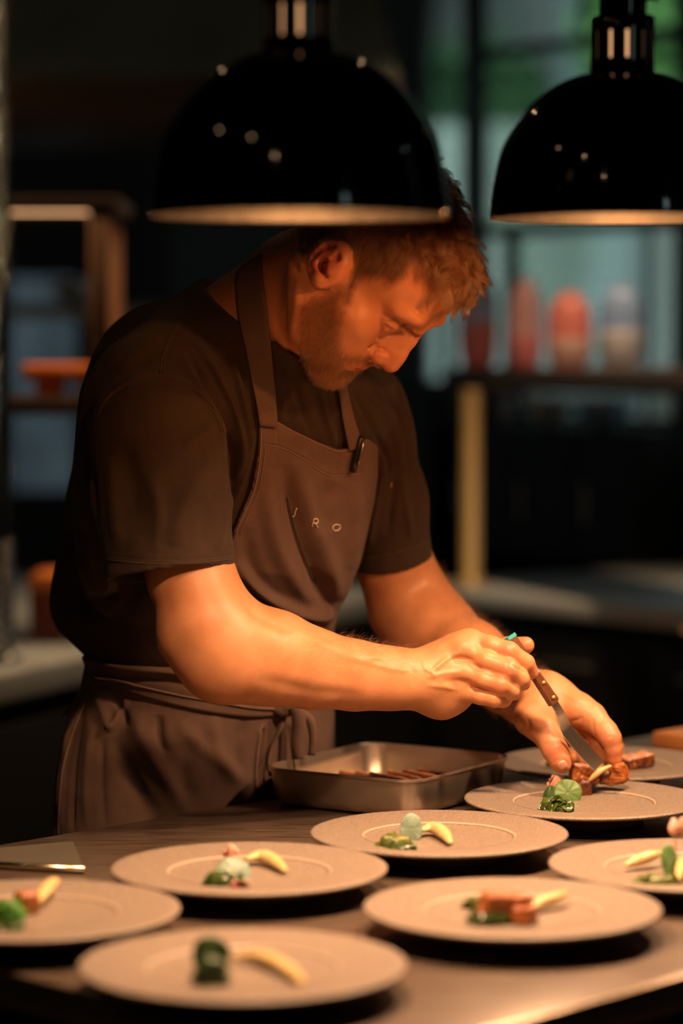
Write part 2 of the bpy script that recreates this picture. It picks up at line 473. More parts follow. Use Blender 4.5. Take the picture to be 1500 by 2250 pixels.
struct(wbox('trim_1', sB, wl(1032, 300)[0], 0.02, 0.07, zs, 2.85, M['winframe']))
window('window_2', wl(1030, 300)[0], sC, zs, 2.85,
       [(wl(1084, 600)[0], wl(1112, 600)[0], zs, zm), (wl(1393, 600)[0], wl(1401, 600)[0], zs, zm), (wl(1250, 50)[0], wl(1262, 50)[0], zb0, 2.85)],
       [(zb0, zb1), (zm - 0.012, zm + 0.02)])
struct(wbox('trim_2', sC, sD, 0.02, 0.07, zs, 2.85, M['winframe']))
window('window_3', sD, sD + 0.75, zs, 2.85, [], [(zb0, zb1), (zm - 0.012, zm + 0.02)])
# portals that guide daylight through the openings
for a, b in ((sA, sB), (sB + 0.04, sC), (sD, sD + 0.75)):
    ld = bpy.data.lights.new('daylight_portal', 'AREA'); ld.shape = 'RECTANGLE'; ld.size = b - a; ld.size_y = 2.85 - zs
    ld.cycles.is_portal = True
    lo = bpy.data.objects.new('daylight_portal', ld); COL.objects.link(lo)
    lo.location = WP((a + b) / 2, 0.16, (2.85 + zs) / 2)
    lo.rotation_euler = Matrix((tuple(E1), (0, 0, 1), tuple(E2))).transposed().to_euler()

# ------------------------------------------------------------------ outdoors
M['paving'] = mat('grey_paving', (0.10, 0.11, 0.115), 0.8, noise=(1.5, 0.5, (0.065, 0.075, 0.08)))
M['facade'] = mat('pale_render', (0.125, 0.128, 0.124), 0.9, noise=(0.9, 0.3, (0.045, 0.062, 0.056)))
M['tealglass'] = mat('dark_shop_glass', (0.05, 0.10, 0.10), 0.15)
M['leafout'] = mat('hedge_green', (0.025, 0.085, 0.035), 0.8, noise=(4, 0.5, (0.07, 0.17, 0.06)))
M['bark'] = mat('bark', (0.08, 0.06, 0.045), 0.9)
struct(box('ground_outside', tuple(WP(-14.0, 16, -0.06)), (70, 31, 0.1), M['paving'], None, WROT, 0))
fac = empty('facing_building', WP(-10, 19, 0), 'pale rendered building across the street seen through the windows', 'building')
bm = bmesh.new(); bm_box(bm, WP(-16, 20, 5.5), (62, 2, 11), WROT); from_bm('facade_wall', bm, M['facade'], fac, False)
for k in range(16):
    s = -30.5 + k * 2.5
    for z in (2.35, 5.4, 8.3):
        if abs(s - wl(950, 300, 18.9)[0]) < 1.5: continue
        f_ = box('window', WP(s, 18.97, z), (1.5, 0.12, 1.7), M['winframe'], fac, WROT, 0.01, 1)
        box('pane', WP(s, 18.90, z), (1.32, 0.03, 1.52), M['tealglass'], f_, WROT, 0)
def tree(s, o, h, r, label, lm=None):
    t = empty('street_tree', WP(s, o, 0), label, 'tree', None)
    V, Fc = tube([WP(s, o, 0), WP(s + 0.05, o, h * 0.35), WP(s - 0.03, o, h * 0.7)], [0.14, 0.11, 0.07], 10); obj('trunk', V, Fc, M['bark'], t)
    V = []; Fc = []
    for i in range(1500):
        a = RNG.normal(size=3); a /= np.linalg.norm(a); q = WP(s, o, h * 0.72) + a * r * RNG.uniform(0.45, 1.0) * np.array([1, 1, 1.15])
        u = RNG.normal(size=3); u /= np.linalg.norm(u); v = np.cross(u, RNG.normal(size=3)); v /= np.linalg.norm(v); e = 0.11
        n = len(V); V += [q - u * e, q + v * e * 0.6, q + u * e, q - v * e * 0.6]; Fc.append((n, n + 1, n + 2, n + 3))
    o_ = obj('foliage', V, Fc, lm or M['leafout'], t, False); o_['kind'] = 'stuff'
M['leaflight'] = mat('bright_green_foliage', (0.14, 0.34, 0.10), 0.8, noise=(4, 0.5, (0.24, 0.46, 0.15)))  # lighter foliage colour of the right-hand tree
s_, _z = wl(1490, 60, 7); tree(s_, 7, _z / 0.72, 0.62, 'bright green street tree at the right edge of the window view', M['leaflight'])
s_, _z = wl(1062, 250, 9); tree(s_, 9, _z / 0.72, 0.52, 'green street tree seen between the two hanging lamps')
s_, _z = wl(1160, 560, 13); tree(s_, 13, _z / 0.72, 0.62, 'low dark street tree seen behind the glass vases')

# ================================================================== fittings of the room, right side
ZC2 = 0.92
rc = empty('steel_counter', (0.9, 6.1, 0), 'long steel worktop cabinet below the window at right', 'counter')
# front edge runs from the pixel (1000,1295) to (1500,1342)
fa = G(975, 1292, ZC2); fb = G(1560, 1350, ZC2); fd = (fb - fa); fl = np.linalg.norm(fd); fd /= fl; fn = np.array([-fd[1], fd[0], 0]);
if fn[1] < 0: fn = -fn
FROT = Matrix.Rotation(math.atan2(fd[1], fd[0]), 3, 'Z')
dep = 0.98
cm = fa + fd * (fl / 2) + fn * (dep / 2)
box('worktop', cm - [0, 0, 0.02], (fl + 0.3, dep, 0.04), mat('bright_worktop_steel', (0.62, 0.64, 0.64), 0.42, 0.3, noise=(9, 0.6, (0.5, 0.53, 0.54))), rc, FROT, 0.006)
box('body', cm - [0, 0, 0.48] + fn * 0.03, (fl + 0.24, dep - 0.06, 0.84), M['black'], rc, FROT, 0.004)
for k in range(3):
    dd = box('door', cm - [0, 0, 0.46] - fn * (dep / 2 - 0.02) + fd * (k - 1) * 0.40, (0.38, 0.02, 0.74), M['black'], rc, FROT, 0.003)
    box('handle', cm - [0, 0, 0.14] - fn * (dep / 2 + 0.012) + fd * (k - 1) * 0.40, (0.16, 0.012, 0.012), M['dullsteel'], dd, FROT, 0.004)
# dark cupboard standing at the rear of the worktop
a0 = G(1100, 1225, ZC2); s0, _ = wl(1046, 1100, -0.22); s1, _ = wl(1462, 1100, -0.22)
_, zt = wl(1250, 940, -0.22)
cb = empty('black_cupboard', WP((s0 + s1) / 2, -0.2, ZC2), 'low black cupboard on the steel worktop under the window', 'cupboard')
wbox('body', s0, s1, -0.30, -0.02, ZC2 + 0.004, zt, M['black'], cb)
for k in range(3):
    w_ = (s1 - s0) / 3; dd = wbox('door', s0 + w_ * k + 0.005, s0 + w_ * (k + 1) - 0.005, -0.318, -0.30, ZC2 + 0.02, zt - 0.01, M['black'], cb)
    wbox('handle', s0 + w_ * k + 0.05, s0 + w_ * k + 0.06, -0.332, -0.318, ZC2 + 0.1, ZC2 + 0.2, M['dullsteel'], dd)
M['paleware'] = mat('pale_ware', (0.62, 0.62, 0.60), 0.3)
for px_, w_, lab, c_ in ((1205, 120, 'pale bowl on the black cupboard under the overshelf', (0.60, 0.60, 0.56)), (1325, 150, 'blue grey bowl on the black cupboard, right of the pale one', (0.32, 0.42, 0.52)), (1102, 44, 'small mauve cup on the black cupboard beside the brass post', (0.50, 0.42, 0.48))):
    r = ray(px_, 940); t = ((WO - CAMP) @ E2 - 0.16) / (r @ E2); q = CAMP + r * t; R_ = w_ / 2 / F_PX * q[1]; z_ = zt + 0.001; hh = 0.075
    V, Fc = lathe([(0.0, 0.0), (R_ * 0.4, 0.0), (R_ * 0.42, 0.006), (R_ * 0.8, hh * 0.45), (R_, hh), (R_ - 0.004, hh), (R_ * 0.76, hh * 0.5), (R_ * 0.35, 0.012), (0.0, 0.01)], 32, (q[0], q[1], z_))
    o = obj('bowl' if w_ > 70 else 'cup', V, Fc, mat('glazed_ware', c_, 0.25)); tag(o, lab, 'bowl' if w_ > 70 else 'cup')
# left piece of the dark block behind the chef's arm
s2, _ = wl(925, 1000, -0.22)
rb = empty('black_fridge', WP((s2 + s0) / 2, -0.2, 0), 'black under-window fridge unit behind the brass post', 'fridge')
wbox('body', s2, s0 - 0.012, -0.34, -0.02, 0.0, wl(980, 838, -0.22)[1], M['black'], rb)
wbox('door', s2 + 0.01, s0 - 0.022, -0.362, -0.34, 0.08, wl(980, 855, -0.22)[1], M['black'], rb)
# overshelf on brass posts along the worktop
sh = empty('overshelf', (0.5, 6.2, ZC2), 'dark wooden overshelf on brass posts above the steel worktop', 'shelf')
pp = G(1034, 1288, ZC2) ; d0 = pp[1]
zsh = P(1034, 800, d0)[2]; zsl = P(1034, 862, d0)[2]
e0 = P(1034, 830, d0); e1 = P(1560, 862, d0 - 1.05)
ed = (e1 - e0) * [1, 1, 0]; el = np.linalg.norm(ed); ed /= el; en = np.array([-ed[1], ed[0], 0]); en = en if en[1] > 0 else -en
SROT = Matrix.Rotation(math.atan2(ed[1], ed[0]), 3, 'Z')
box('board', e0 * [1, 1, 0] + ed * (el / 2 - 0.06) + en * 0.165 + np.array([0, 0, (zsh + zsl) / 2]), (el + 0.3, 0.28, 0.05), M['darkwood'], sh, SROT, 0.004)
for k, q in enumerate((pp, )):
    V, Fc = lathe([(0.0, 0), (0.042, 0), (0.042, 0.01), (0.0195, 0.014), (0.0195, (zsl + zsh) / 2 - 0.025 - ZC2), (0.0, (zsl + zsh) / 2 - 0.025 - ZC2)], 24, tuple(q[:2]) + (ZC2,)); obj('post', V, Fc, M['brass'], sh)
q = pp + ed * (el - 0.02)
V, Fc = lathe([(0.0, 0), (0.042, 0), (0.042, 0.01), (0.0195, 0.014), (0.0195, (zsl + zsh) / 2 - 0.025 - ZC2), (0.0, (zsl + zsh) / 2 - 0.025 - ZC2)], 24, tuple(q[:2]) + (ZC2,)); obj('post', V, Fc, M['brass'], sh)
def vase_mat(n, c):
    m = bpy.data.materials.new(n); m.use_nodes = True; nt = m.node_tree; b = nt.nodes['Principled BSDF']
    b.inputs['Base Color'].default_value = (*c, 1); b.inputs['Roughness'].default_value = 0.15
    t = nt.nodes.new('ShaderNodeBsdfTranslucent'); t.inputs['Color'].default_value = (*c, 1)
    mx = nt.nodes.new('ShaderNodeMixShader'); mx.inputs[0].default_value = 0.5
    tt = nt.nodes.new('ShaderNodeBsdfTransparent'); tt.inputs['Color'].default_value = tuple(x ** 0.5 for x in c) + (1,)
    m2 = nt.nodes.new('ShaderNodeMixShader'); m2.inputs[0].default_value = 0.40
    nt.links.new(b.outputs[0], mx.inputs[1]); nt.links.new(t.outputs[0], mx.inputs[2]); nt.links.new(mx.outputs[0], m2.inputs[1]); nt.links.new(tt.outputs[0], m2.inputs[2]); nt.links.new(m2.outputs[0], nt.nodes['Material Output'].inputs['Surface']); return m
zs_top = (zsh + zsl) / 2 + 0.025
def vase(px, w_px, y_top, label, lo_c, hi_c, split, wide=1.0):
    t_ = (px - 1034) / (1560 - 1034); d_ = d0 - 1.05 * t_ + 0.12
    q = P(px, 800, d_); x_, y_ = q[0], q[1]; R_ = w_px / 2 / F_PX * d_; Hh = P(px, y_top, d_)[2] - zs_top
    e = empty('glass_vase', (x_, y_, zs_top), label, 'vase', None)
    pr = [(0.0, 0.0), (0.62, 0.0), (0.80, 0.04), (0.96, 0.18), (1.0, 0.38), (0.97, 0.60), (0.86, 0.78), (0.62, 0.90), (0.45, 0.95), (0.47, 1.0)]
    pr = [(p[0], p[1]) for p in catmull([(a, b, 0) for a, b in pr], 3)]
    pr = [(max(r, 0.0) * R_, z * Hh) for r, z in pr]
    k = max(2, next(i for i, p in enumerate(pr) if p[1] > split * Hh))
    def shell(pp): return pp + [(max(r - 0.003, 0.0), z) for r, z in pp[::-1]]
    V, Fc = lathe(shell(pr[:k + 1]), 32, (x_, y_, zs_top)); obj('lower_glass', V, Fc, vase_mat('vase_glass', lo_c), e)
    V, Fc = lathe(shell(pr[k:]), 32, (x_, y_, zs_top)); obj('upper_glass', V, Fc, vase_mat('vase_glass', hi_c), e)
vase(1050, 88, 592, 'glass vase on the overshelf, pale blue above and red below', (0.98, 0.46, 0.46), (0.80, 0.86, 1.0), 0.42)
vase(1153, 76, 612, 'slim rose pink glass vase on the overshelf between dark mullions', (0.98, 0.50, 0.54), (0.97, 0.72, 0.74), 0.35)
vase(1250, 100, 640, 'red glass vase on the overshelf with a paler base', (0.90, 0.74, 0.70), (0.98, 0.48, 0.44), 0.36)
vase(1362, 98, 622, 'blue glass vase on the overshelf with a pale grey base', (0.90, 0.88, 0.90), (0.58, 0.74, 0.99), 0.45)
# wooden block at the right end of the worktop
q = G(1475, 1222, ZC2)
wb = box('chopping_board', q + [0.04, 0, 0.0165], (0.20, 0.14, 0.033), M['wood'], None, FROT, 0.006); tag(wb, 'orange wooden chopping board lying on the steel worktop by the window', 'board')

# ================================================================== left side
lc = empty('prep_counter', (-0.8, 6.0, 0), 'steel prep counter behind the chef at left', 'counter')
la = G(-40, 1492, ZC2); lb = G(240, 1432, ZC2); ldv = (lb - la); ldv /= np.linalg.norm(ldv); lnv = np.array([-ldv[1], ldv[0], 0]); lnv = lnv if lnv[0] < 0 else -lnv
LROT = Matrix.Rotation(math.atan2(ldv[1], ldv[0]), 3, 'Z')
L_len, L_dep = 2.15, 1.1
cm = la - ldv * 0.3 + ldv * (L_len / 2) + lnv * (L_dep / 2)
box('worktop', cm - [0, 0, 0.025], (L_len, L_dep, 0.05), M['steel'], lc, LROT, 0.006)
box('body', cm - [0, 0, 0.49] + lnv * 0.03, (L_len - 0.06, L_dep - 0.08, 0.86), M['black'], lc, LROT, 0.004)
for k in range(4):
    dd = box('door', cm - [0, 0, 0.47] - lnv * (L_dep / 2 - 0.02) + ldv * (k - 1.5) * 0.76, (0.74, 0.02, 0.76), M['black'], lc, LROT, 0.003)
    box('handle', cm - [0, 0, 0.14] - lnv * (L_dep / 2 + 0.002) + ldv * (k - 1.5) * 0.76, (0.2, 0.012, 0.012), M['dullsteel'], dd, LROT, 0.004)
# shelf unit standing on it
D5 = 4.85
su = empty('pass_shelf', P(120, 1100, D5) * [1, 1, 0] + [0, 0, ZC2], 'wooden shelf frame standing on the prep counter at left', 'shelf')
def fbox(name, x0, y0, x1, y1, d, thick, m, parent=None, bev=0.003):
    a = P(x0, y1, d); b = P(x1, y0, d)
    return box(name, ((a[0] + b[0]) / 2, d + thick / 2, (a[2] + b[2]) / 2), (b[0] - a[0], thick, b[2] - a[2]), m, parent, None, bev)
fbox('shelf_board', -160, 872, 262, 912, D5, 0.30, M['darkwood'], su)
fbox('shelf_board', -160, 432, 262, 462, D5, 0.30, M['darkwood'], su)
zlo = P(0, 912, D5)[2]; zhi = P(0, 462, D5)[2]; zm_ = P(0, 872, D5)[2]
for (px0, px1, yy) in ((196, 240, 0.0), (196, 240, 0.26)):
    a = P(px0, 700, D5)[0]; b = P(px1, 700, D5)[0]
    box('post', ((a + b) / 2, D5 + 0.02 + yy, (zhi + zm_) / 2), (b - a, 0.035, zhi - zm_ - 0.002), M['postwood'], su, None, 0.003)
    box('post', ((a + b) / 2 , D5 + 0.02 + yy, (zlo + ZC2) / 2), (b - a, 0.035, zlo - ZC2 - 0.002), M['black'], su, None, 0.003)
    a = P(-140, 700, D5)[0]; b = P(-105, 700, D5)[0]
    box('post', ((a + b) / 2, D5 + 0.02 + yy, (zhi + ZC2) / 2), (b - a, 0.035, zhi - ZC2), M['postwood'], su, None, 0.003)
box('added_light_panel', (P(40, 470, D5)[0], D5 + 0.05, zhi - 0.0015), (0.24, 0.03, 0.002), mat('added_warm_panel', (1, 0.8, 0.6), 0.4, emit=(1.0, 0.52, 0.24, 2.0)), su, None, 0)  # glowing panel and lamp added under the board to brighten the stand
ld = bpy.data.lights.new('added_shelf_light', 'AREA'); ld.shape = 'RECTANGLE'; ld.size = 0.24; ld.size_y = 0.03; ld.energy = 0.8; ld.color = (1.0, 0.52, 0.26)
lo = bpy.data.objects.new('added_shelf_light', ld); COL.objects.link(lo); lo.location = (P(40, 470, D5)[0], D5 + 0.05, zhi - 0.004)
# orange glazed footed board on the shelf
zt0 = zm_
st = empty('footed_stand', (P(120, 850, D5)[0], D5 + 0.13, zt0), 'small orange glazed stand on two feet on the shelf', 'stand')
a = P(46, 800, D5 + 0.05); b = P(206, 836, D5 + 0.05)
box('top', ((a[0] + b[0]) / 2, D5 + 0.13, (a[2] + b[2]) / 2), (b[0] - a[0], 0.14, a[2] - b[2]), M['rustglaze'], st, None, 0.007)
for x0, x1 in ((74, 128), (172, 206)):
    u = P(x0, 850, D5 + 0.05)[0]; v = P(x1, 850, D5 + 0.05)[0]
    box('foot', ((u + v) / 2, D5 + 0.13, (zt0 + 0.001 + b[2]) / 2), (v - u, 0.12, b[2] - zt0 - 0.001), M['rustglaze'], st, None, 0.005)
# rust red box on the counter
q = G(62, 1412, ZC2); q2 = P(178, 1412, q[1]); ztop = P(62, 1262, q[1])[2]
rbx = empty('storage_tin', (q + q2) / 2 * [1, 1, 0] + [0, 0.09, ZC2], 'rust red lidded tin on the prep counter beside the chef', 'tin')
box('body', ((q[0] + q2[0]) / 2, q[1] + 0.09, ZC2 + (ztop - ZC2 - 0.03) / 2 + 0.001), (q2[0] - q[0] - 0.004, 0.16, ztop - ZC2 - 0.03), M['redbrown'], rbx, None, 0.006)
box('lid', ((q[0] + q2[0]) / 2, q[1] + 0.09, ztop - 0.016), (q2[0] - q[0] + 0.004, 0.168, 0.028), M['rustglaze'], rbx, None, 0.006)
# polished steel pole at the left edge
q = G(6, 1462, ZC2)
pl = empty('steel_pole', (q[0], q[1] + 0.02, ZC2), 'polished steel pole standing on the prep counter at the left edge', 'pole')
prof = [(0.0, 0.0), (0.03, 0.0), (0.03, 0.012), (0.017, 0.016)]
z = 0.02
while z < 0.20: prof += [(0.0165, z), (0.019, z + 0.006), (0.0165, z + 0.012)]; z += 0.02
prof += [(0.0165, 0.21), (0.0165, CEIL - ZC2), (0.0, CEIL - ZC2)]
V, Fc = lathe(prof, 24, (q[0], q[1] + 0.02, ZC2)); obj('shaft', V, Fc, mat('polished_steel', (0.75, 0.77, 0.78), 0.16, 1.0), pl)
# pale bowl on the shelf behind, dim appliance and the hood
M['porcelain'] = mat('pale_porcelain', (0.6, 0.58, 0.54), 0.35)
q = P(150, 668, 6.6)
sp_ = box('wall_shelf', (q[0] - 0.3, 6.75, P(150, 668, 6.6)[2] - 0.016), (1.3, 0.3, 0.03), M['dullsteel'], None, None, 0.003); tag(sp_, 'dim steel wall shelf far behind the chef at left', 'shelf')
V, Fc = lathe([(0.0, 0.002), (0.025, 0.0), (0.028, 0.006), (0.05, 0.035), (0.058, 0.06), (0.055, 0.06), (0.046, 0.036), (0.02, 0.012), (0.0, 0.011)], 32, (q[0], 6.7, q[2]))
o = obj('bowl', V, Fc, M['porcelain']); tag(o, 'small pale bowl on the dim wall shelf at left', 'bowl')
hd = empty('extraction_hood', P(300, 100, 5.8), 'wide steel extraction hood hanging over the rear of the kitchen', 'hood')
fbox('lip', -300, 168, 880, 246, 5.6, 1.1, mat('brown_steel', (0.10, 0.065, 0.04), 0.5, 0.6), hd)
a = P(-300, 168, 5.6); b = P(880, 168, 5.6)
V = [(a[0], 5.62, a[2]), (b[0], 5.62, a[2]), (b[0], 6.68, a[2]), (a[0], 6.68, a[2]), (a[0] + 0.1, 5.95, a[2] + 0.42), (b[0] - 0.1, 5.95, a[2] + 0.42), (b[0] - 0.1, 6.5, a[2] + 0.42), (a[0] + 0.1, 6.5, a[2] + 0.42)]
obj('canopy', V, [(0, 1, 5, 4), (1, 2, 6, 5), (2, 3, 7, 6), (3, 0, 4, 7), (4, 5, 6, 7), (3, 2, 1, 0)], mat('hood_steel', (0.26, 0.33, 0.32), 0.6, 0.3, noise=(3, 0.6, (0.12, 0.16, 0.155))), hd, False)
box('duct', (P(300, 0, 6)[0], 6.22, (a[2] + 0.42 + CEIL) / 2), (0.5, 0.5, CEIL - a[2] - 0.42), M['dullsteel'], hd, None, 0.004)

# ceiling spots, the last two added as background fill
SPOT_LABEL = ['warm ceiling spot behind the camera, nearer the rear wall', 'warm ceiling spot above the front of the pass counter', 'warm ceiling spot over the aisle left of the chef', 'added warm ceiling spot brightening the brass post and window worktop', 'added warm ceiling spot brightening the shelf on the prep counter']
for i, (x, y, z, w) in enumerate(SPOTS):
    e = empty('ceiling_spot', (x, y, z), SPOT_LABEL[i], 'lamp', 'warm ceiling spots')
    V, Fc = lathe([(0.0, 0.15), (0.05, 0.15), (0.05, 0.02), (0.047, 0.02), (0.045, 0.11), (0.0, 0.11)], 24, (x, y, z)); obj('housing', V, Fc, M['black'], e)
    V, Fc = lathe([(0.0, 0.02), (0.02, 0.025), (0.028, 0.045), (0.02, 0.07), (0.0, 0.1)], 20, (x, y, z)); obj('bulb', V, Fc, mat('spot_bulb', (1, 0.8, 0.6), 0.3, emit=(1.0, 0.62, 0.33, 60.0)), e)
    ld = bpy.data.lights.new('spot_light', 'SPOT'); ld.energy = w; ld.color = SPOT_COLOR; ld.spot_size = math.radians(84 if w > 10 else 120); ld.spot_blend = 0.6; ld.shadow_soft_size = 0.03
    lo = bpy.data.objects.new('spot_light', ld); lo.location = (x, y, z + 0.01); COL.objects.link(lo)

# ================================================================== hanging heat lamps
M['lampblack'] = mat('gloss_black_enamel', (0.0035, 0.003, 0.003), 0.06, spec=0.9)
M['lampbrass'] = mat('lamp_inner_brass', (0.042, 0.044, 0.048), 0.5, 0.6, noise=(60, 0.5, (0.022, 0.022, 0.023)), bump=(90, 0.2, 0.001))
M['bulb'] = mat('hot_bulb', (1, 0.6, 0.3), 0.3, emit=(1.0, 0.50, 0.22, 1.1))
OUT = [(0.1255, 0.0), (0.1250, 0.010), (0.1228, 0.028), (0.1165, 0.058), (0.1100, 0.074), (0.1000, 0.090), (0.0880, 0.105), (0.0740, 0.118), (0.0600, 0.127), (0.0450, 0.1335), (0.0305, 0.137)]
def heat_lamp(x, y, z, R, power, down, label):
    k = R / 0.1255
    e = empty('heat_lamp', (x, y, z), label, 'lamp', None)
    prof = [(r * k, h) for r, h in OUT]
    inn = [((r - 0.0016) * k, h - (0.0 if i == 0 else 0.0012)) for i, (r, h) in enumerate(OUT)]
    pr = catmull([(a, b, 0) for a, b in prof], 4); pr = [(p[0], p[1]) for p in pr]
    ir = catmull([(a, b, 0) for a, b in inn], 4); ir = [(p[0], p[1]) for p in ir]
    V, Fc = lathe([(ir[0][0], 0.0004)] + pr + [(0.0288 * k, 0.137)], 96, (x, y, z)); obj('shade', V, Fc, M['lampblack'], e)
    V, Fc = lathe([(ir[0][0], 0.0004)] + [(r, h) for r, h in ir] , 96, (x, y, z)); obj('inner_reflector', V, Fc, M['lampbrass'], e)
    # slotted neck
    r0 = 0.0302; z0, z1 = 0.134, 0.1875; sa, sb = 0.149, 0.1745
    bm = bmesh.new(); n = 72; rows = [z0, sa - 0.002, sa, sa + 0.004, (sa + sb) / 2, sb - 0.004, sb, sb + 0.002, z1]
    g = [[bm.verts.new((x + r0 * math.cos(2 * PI * i / n), y + r0 * math.sin(2 * PI * i / n), z + h)) for h in rows] for i in range(n)]
    for i in range(n):
        for j in range(len(rows) - 1):
            if i % 6 == 0 and 2 <= j <= 5: continue
            bm.faces.new((g[i][j], g[(i + 1) % n][j], g[(i + 1) % n][j + 1], g[i][j + 1]))
    tr = [bm.verts.new((x + 0.0285 * math.cos(2 * PI * i / n), y + 0.0285 * math.sin(2 * PI * i / n), z + z1 + 0.0022)) for i in range(n)]
    for i in range(n): bm.faces.new((g[i][-1], g[(i + 1) % n][-1], tr[(i + 1) % n], tr[i]))
    ti = [bm.verts.new((x + 0.021 * math.cos(2 * PI * i / n), y + 0.021 * math.sin(2 * PI * i / n), z + z1 + 0.0022)) for i in range(n)]
    for i in range(n): bm.faces.new((tr[i], tr[(i + 1) % n], ti[(i + 1) % n], ti[i]))
    o = from_bm('neck', bm, M['lampblack'], e)
    sm = o.modifiers.new('solid', 'SOLIDIFY'); sm.thickness = 0.0012; sm.offset = -1
    V, Fc = lathe([(0.0224, z1), (0.0224, 0.34), (0.0215, 0.343), (0.0, 0.343)], 40, (x, y, z)); obj('upper_sleeve', V, Fc, M['lampblack'], e)
    V, Fc = tube([(x + 0.0215, y - 0.01, z + 0.205), (x + 0.031, y - 0.014, z + 0.205)], 0.0018, 8)
    V2, F2 = tube([(x + 0.029, y - 0.0135, z + 0.205), (x + 0.031, y - 0.0145, z + 0.205)], 0.0036, 10); V, Fc = merge([(V, Fc), (V2, F2)])
    obj('thumb_screw', V, Fc, M['brass'], e)
    V, Fc = tube([(x, y, z + 0.34), (x, y, z + 1.0), (x, y, CEIL)], 0.004, 8); obj('cable', V, Fc, M['black'], e)
    V, Fc = lathe([(0.0, 0.0), (0.05, 0.0), (0.05, -0.018), (0.046, -0.022), (0.0, -0.022)], 32, (x, y, CEIL)); obj('ceiling_rose', V, Fc, M['black'], e)
    V, Fc = lathe([(0.0, 0.024), (0.012, 0.0245), (0.022, 0.029), (0.026, 0.037), (0.024, 0.052), (0.017, 0.082), (0.0145, 0.11), (0.0145, 0.18), (0.0, 0.182)], 32, (x, y, z)); obj('bulb', V, Fc, M['bulb'], e)
    ld = bpy.data.lights.new('heat_light', 'POINT'); ld.energy = power; ld.color = BULB_COLOR; ld.shadow_soft_size = 0.012
    lo = bpy.data.objects.new('heat_light', ld); lo.location = (x, y, z + 0.011); COL.objects.link(lo)
    ld = bpy.data.lights.new('dome_throw', 'SPOT'); ld.energy = down; ld.color = LAMP_COLOR; ld.spot_size = math.radians(136); ld.spot_blend = 0.75; ld.shadow_soft_size = 0.03
    lo = bpy.data.objects.new('dome_throw', ld); lo.location = (x, y, z + 0.012); COL.objects.link(lo)
heat_lamp(*LAMPS[0], LAMP_POWER[0], DOWN_POWER[0], 'gloss black dome heat lamp hanging in front of the chef\'s head')
heat_lamp(*LAMPS[1], LAMP_POWER[1], DOWN_POWER[1], 'gloss black dome heat lamp hanging before the window, beyond the chef\'s forehead')
heat_lamp(*LAMPS[2], LAMP_POWER[2], DOWN_POWER[2], 'gloss black dome heat lamp, third of the row')

# ================================================================== the pass counter
ZC = 0.934
U = np.array([0.692, 0.722, 0]); NF = np.array([0.722, -0.692, 0]); EDGE = np.array([-0.305, 2.853, 0])
CROT = Matrix.Rotation(math.atan2(U[1], U[0]), 3, 'Z')
def CPt(u, n, z): return EDGE + U * u + NF * n + np.array([0, 0, z])
_fe = G(1340, 2185, ZC) - EDGE; WID = float(_fe @ NF)
_le = G(90, 2152, ZC) - EDGE; UL = float(_le @ U)          # left end
_q = G(172, 1880, ZC) - EDGE; UJ = float(_q @ U)            # joint between the steel insert and the slab
def counter_mat():
    m = bpy.data.materials.new('worn_dark_metal'); m.use_nodes = True; nt = m.node_tree; b = nt.nodes['Principled BSDF']
    tc = nt.nodes.new('ShaderNodeTexCoord'); mp = nt.nodes.new('ShaderNodeMapping'); mp.inputs['Rotation'].default_value = (0, 0, 0.5); mp.inputs['Scale'].default_value = (1, 9, 1)
    nt.links.new(tc.outputs['Object'], mp.inputs['Vector'])
    n = nt.nodes.new('ShaderNodeTexNoise'); n.inputs['Scale'].default_value = 22; n.inputs['Detail'].default_value = 8; nt.links.new(mp.outputs['Vector'], n.inputs['Vector'])
    n2 = nt.nodes.new('ShaderNodeTexNoise'); n2.inputs['Scale'].default_value = 5; n2.inputs['Detail'].default_value = 5; nt.links.new(tc.outputs['Object'], n2.inputs['Vector'])
    r = nt.nodes.new('ShaderNodeValToRGB'); r.color_ramp.elements[0].position = 0.3; r.color_ramp.elements[1].position = 0.75
    r.color_ramp.elements[0].color = (0.062, 0.041, 0.028, 1); r.color_ramp.elements[1].color = (0.17, 0.122, 0.088, 1)
    nt.links.new(n.outputs['Fac'], r.inputs['Fac']); nt.links.new(r.outputs['Color'], b.inputs['Base Color'])
    r2 = nt.nodes.new('ShaderNodeMapRange'); r2.inputs['To Min'].default_value = 0.22; r2.inputs['To Max'].default_value = 0.42
    nt.links.new(n2.outputs['Fac'], r2.inputs['Value']); nt.links.new(r2.outputs['Result'], b.inputs['Roughness'])
    b.inputs['Metallic'].default_value = 0.25; b.inputs['Specular IOR Level'].default_value = 0.6
    bp = nt.nodes.new('ShaderNodeBump'); bp.inputs['Strength'].default_value = 0.12; bp.inputs['Distance'].default_value = 0.0006
    nt.links.new(n.outputs['Fac'], bp.inputs['Height']); nt.links.new(bp.outputs['Normal'], b.inputs['Normal'])
    return m
M['counter'] = counter_mat()
ct = empty('pass_counter', CPt(0.8, WID / 2, 0), 'dark worn pass counter carrying the plates in front of the chef', 'counter')
UR = 2.3
def cbox(name, u0, u1, n0, n1, z0, z1, m, parent, bev=0.003):
    return box(name, CPt((u0 + u1) / 2, (n0 + n1) / 2, (z0 + z1) / 2), (u1 - u0, n1 - n0, z1 - z0), m, parent, CROT, bev)
cbox('worktop', UL, UR, 0.0, WID, ZC - 0.02, ZC, M['counter'], ct, 0.0025)
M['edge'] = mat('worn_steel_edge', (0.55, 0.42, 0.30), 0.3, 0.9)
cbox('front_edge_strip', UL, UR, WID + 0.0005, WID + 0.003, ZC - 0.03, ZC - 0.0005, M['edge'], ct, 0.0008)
cbox('end_edge_strip', UL - 0.003, UL - 0.0005, 0.0, WID, ZC - 0.03, ZC - 0.0005, M['edge'], ct, 0.0008)
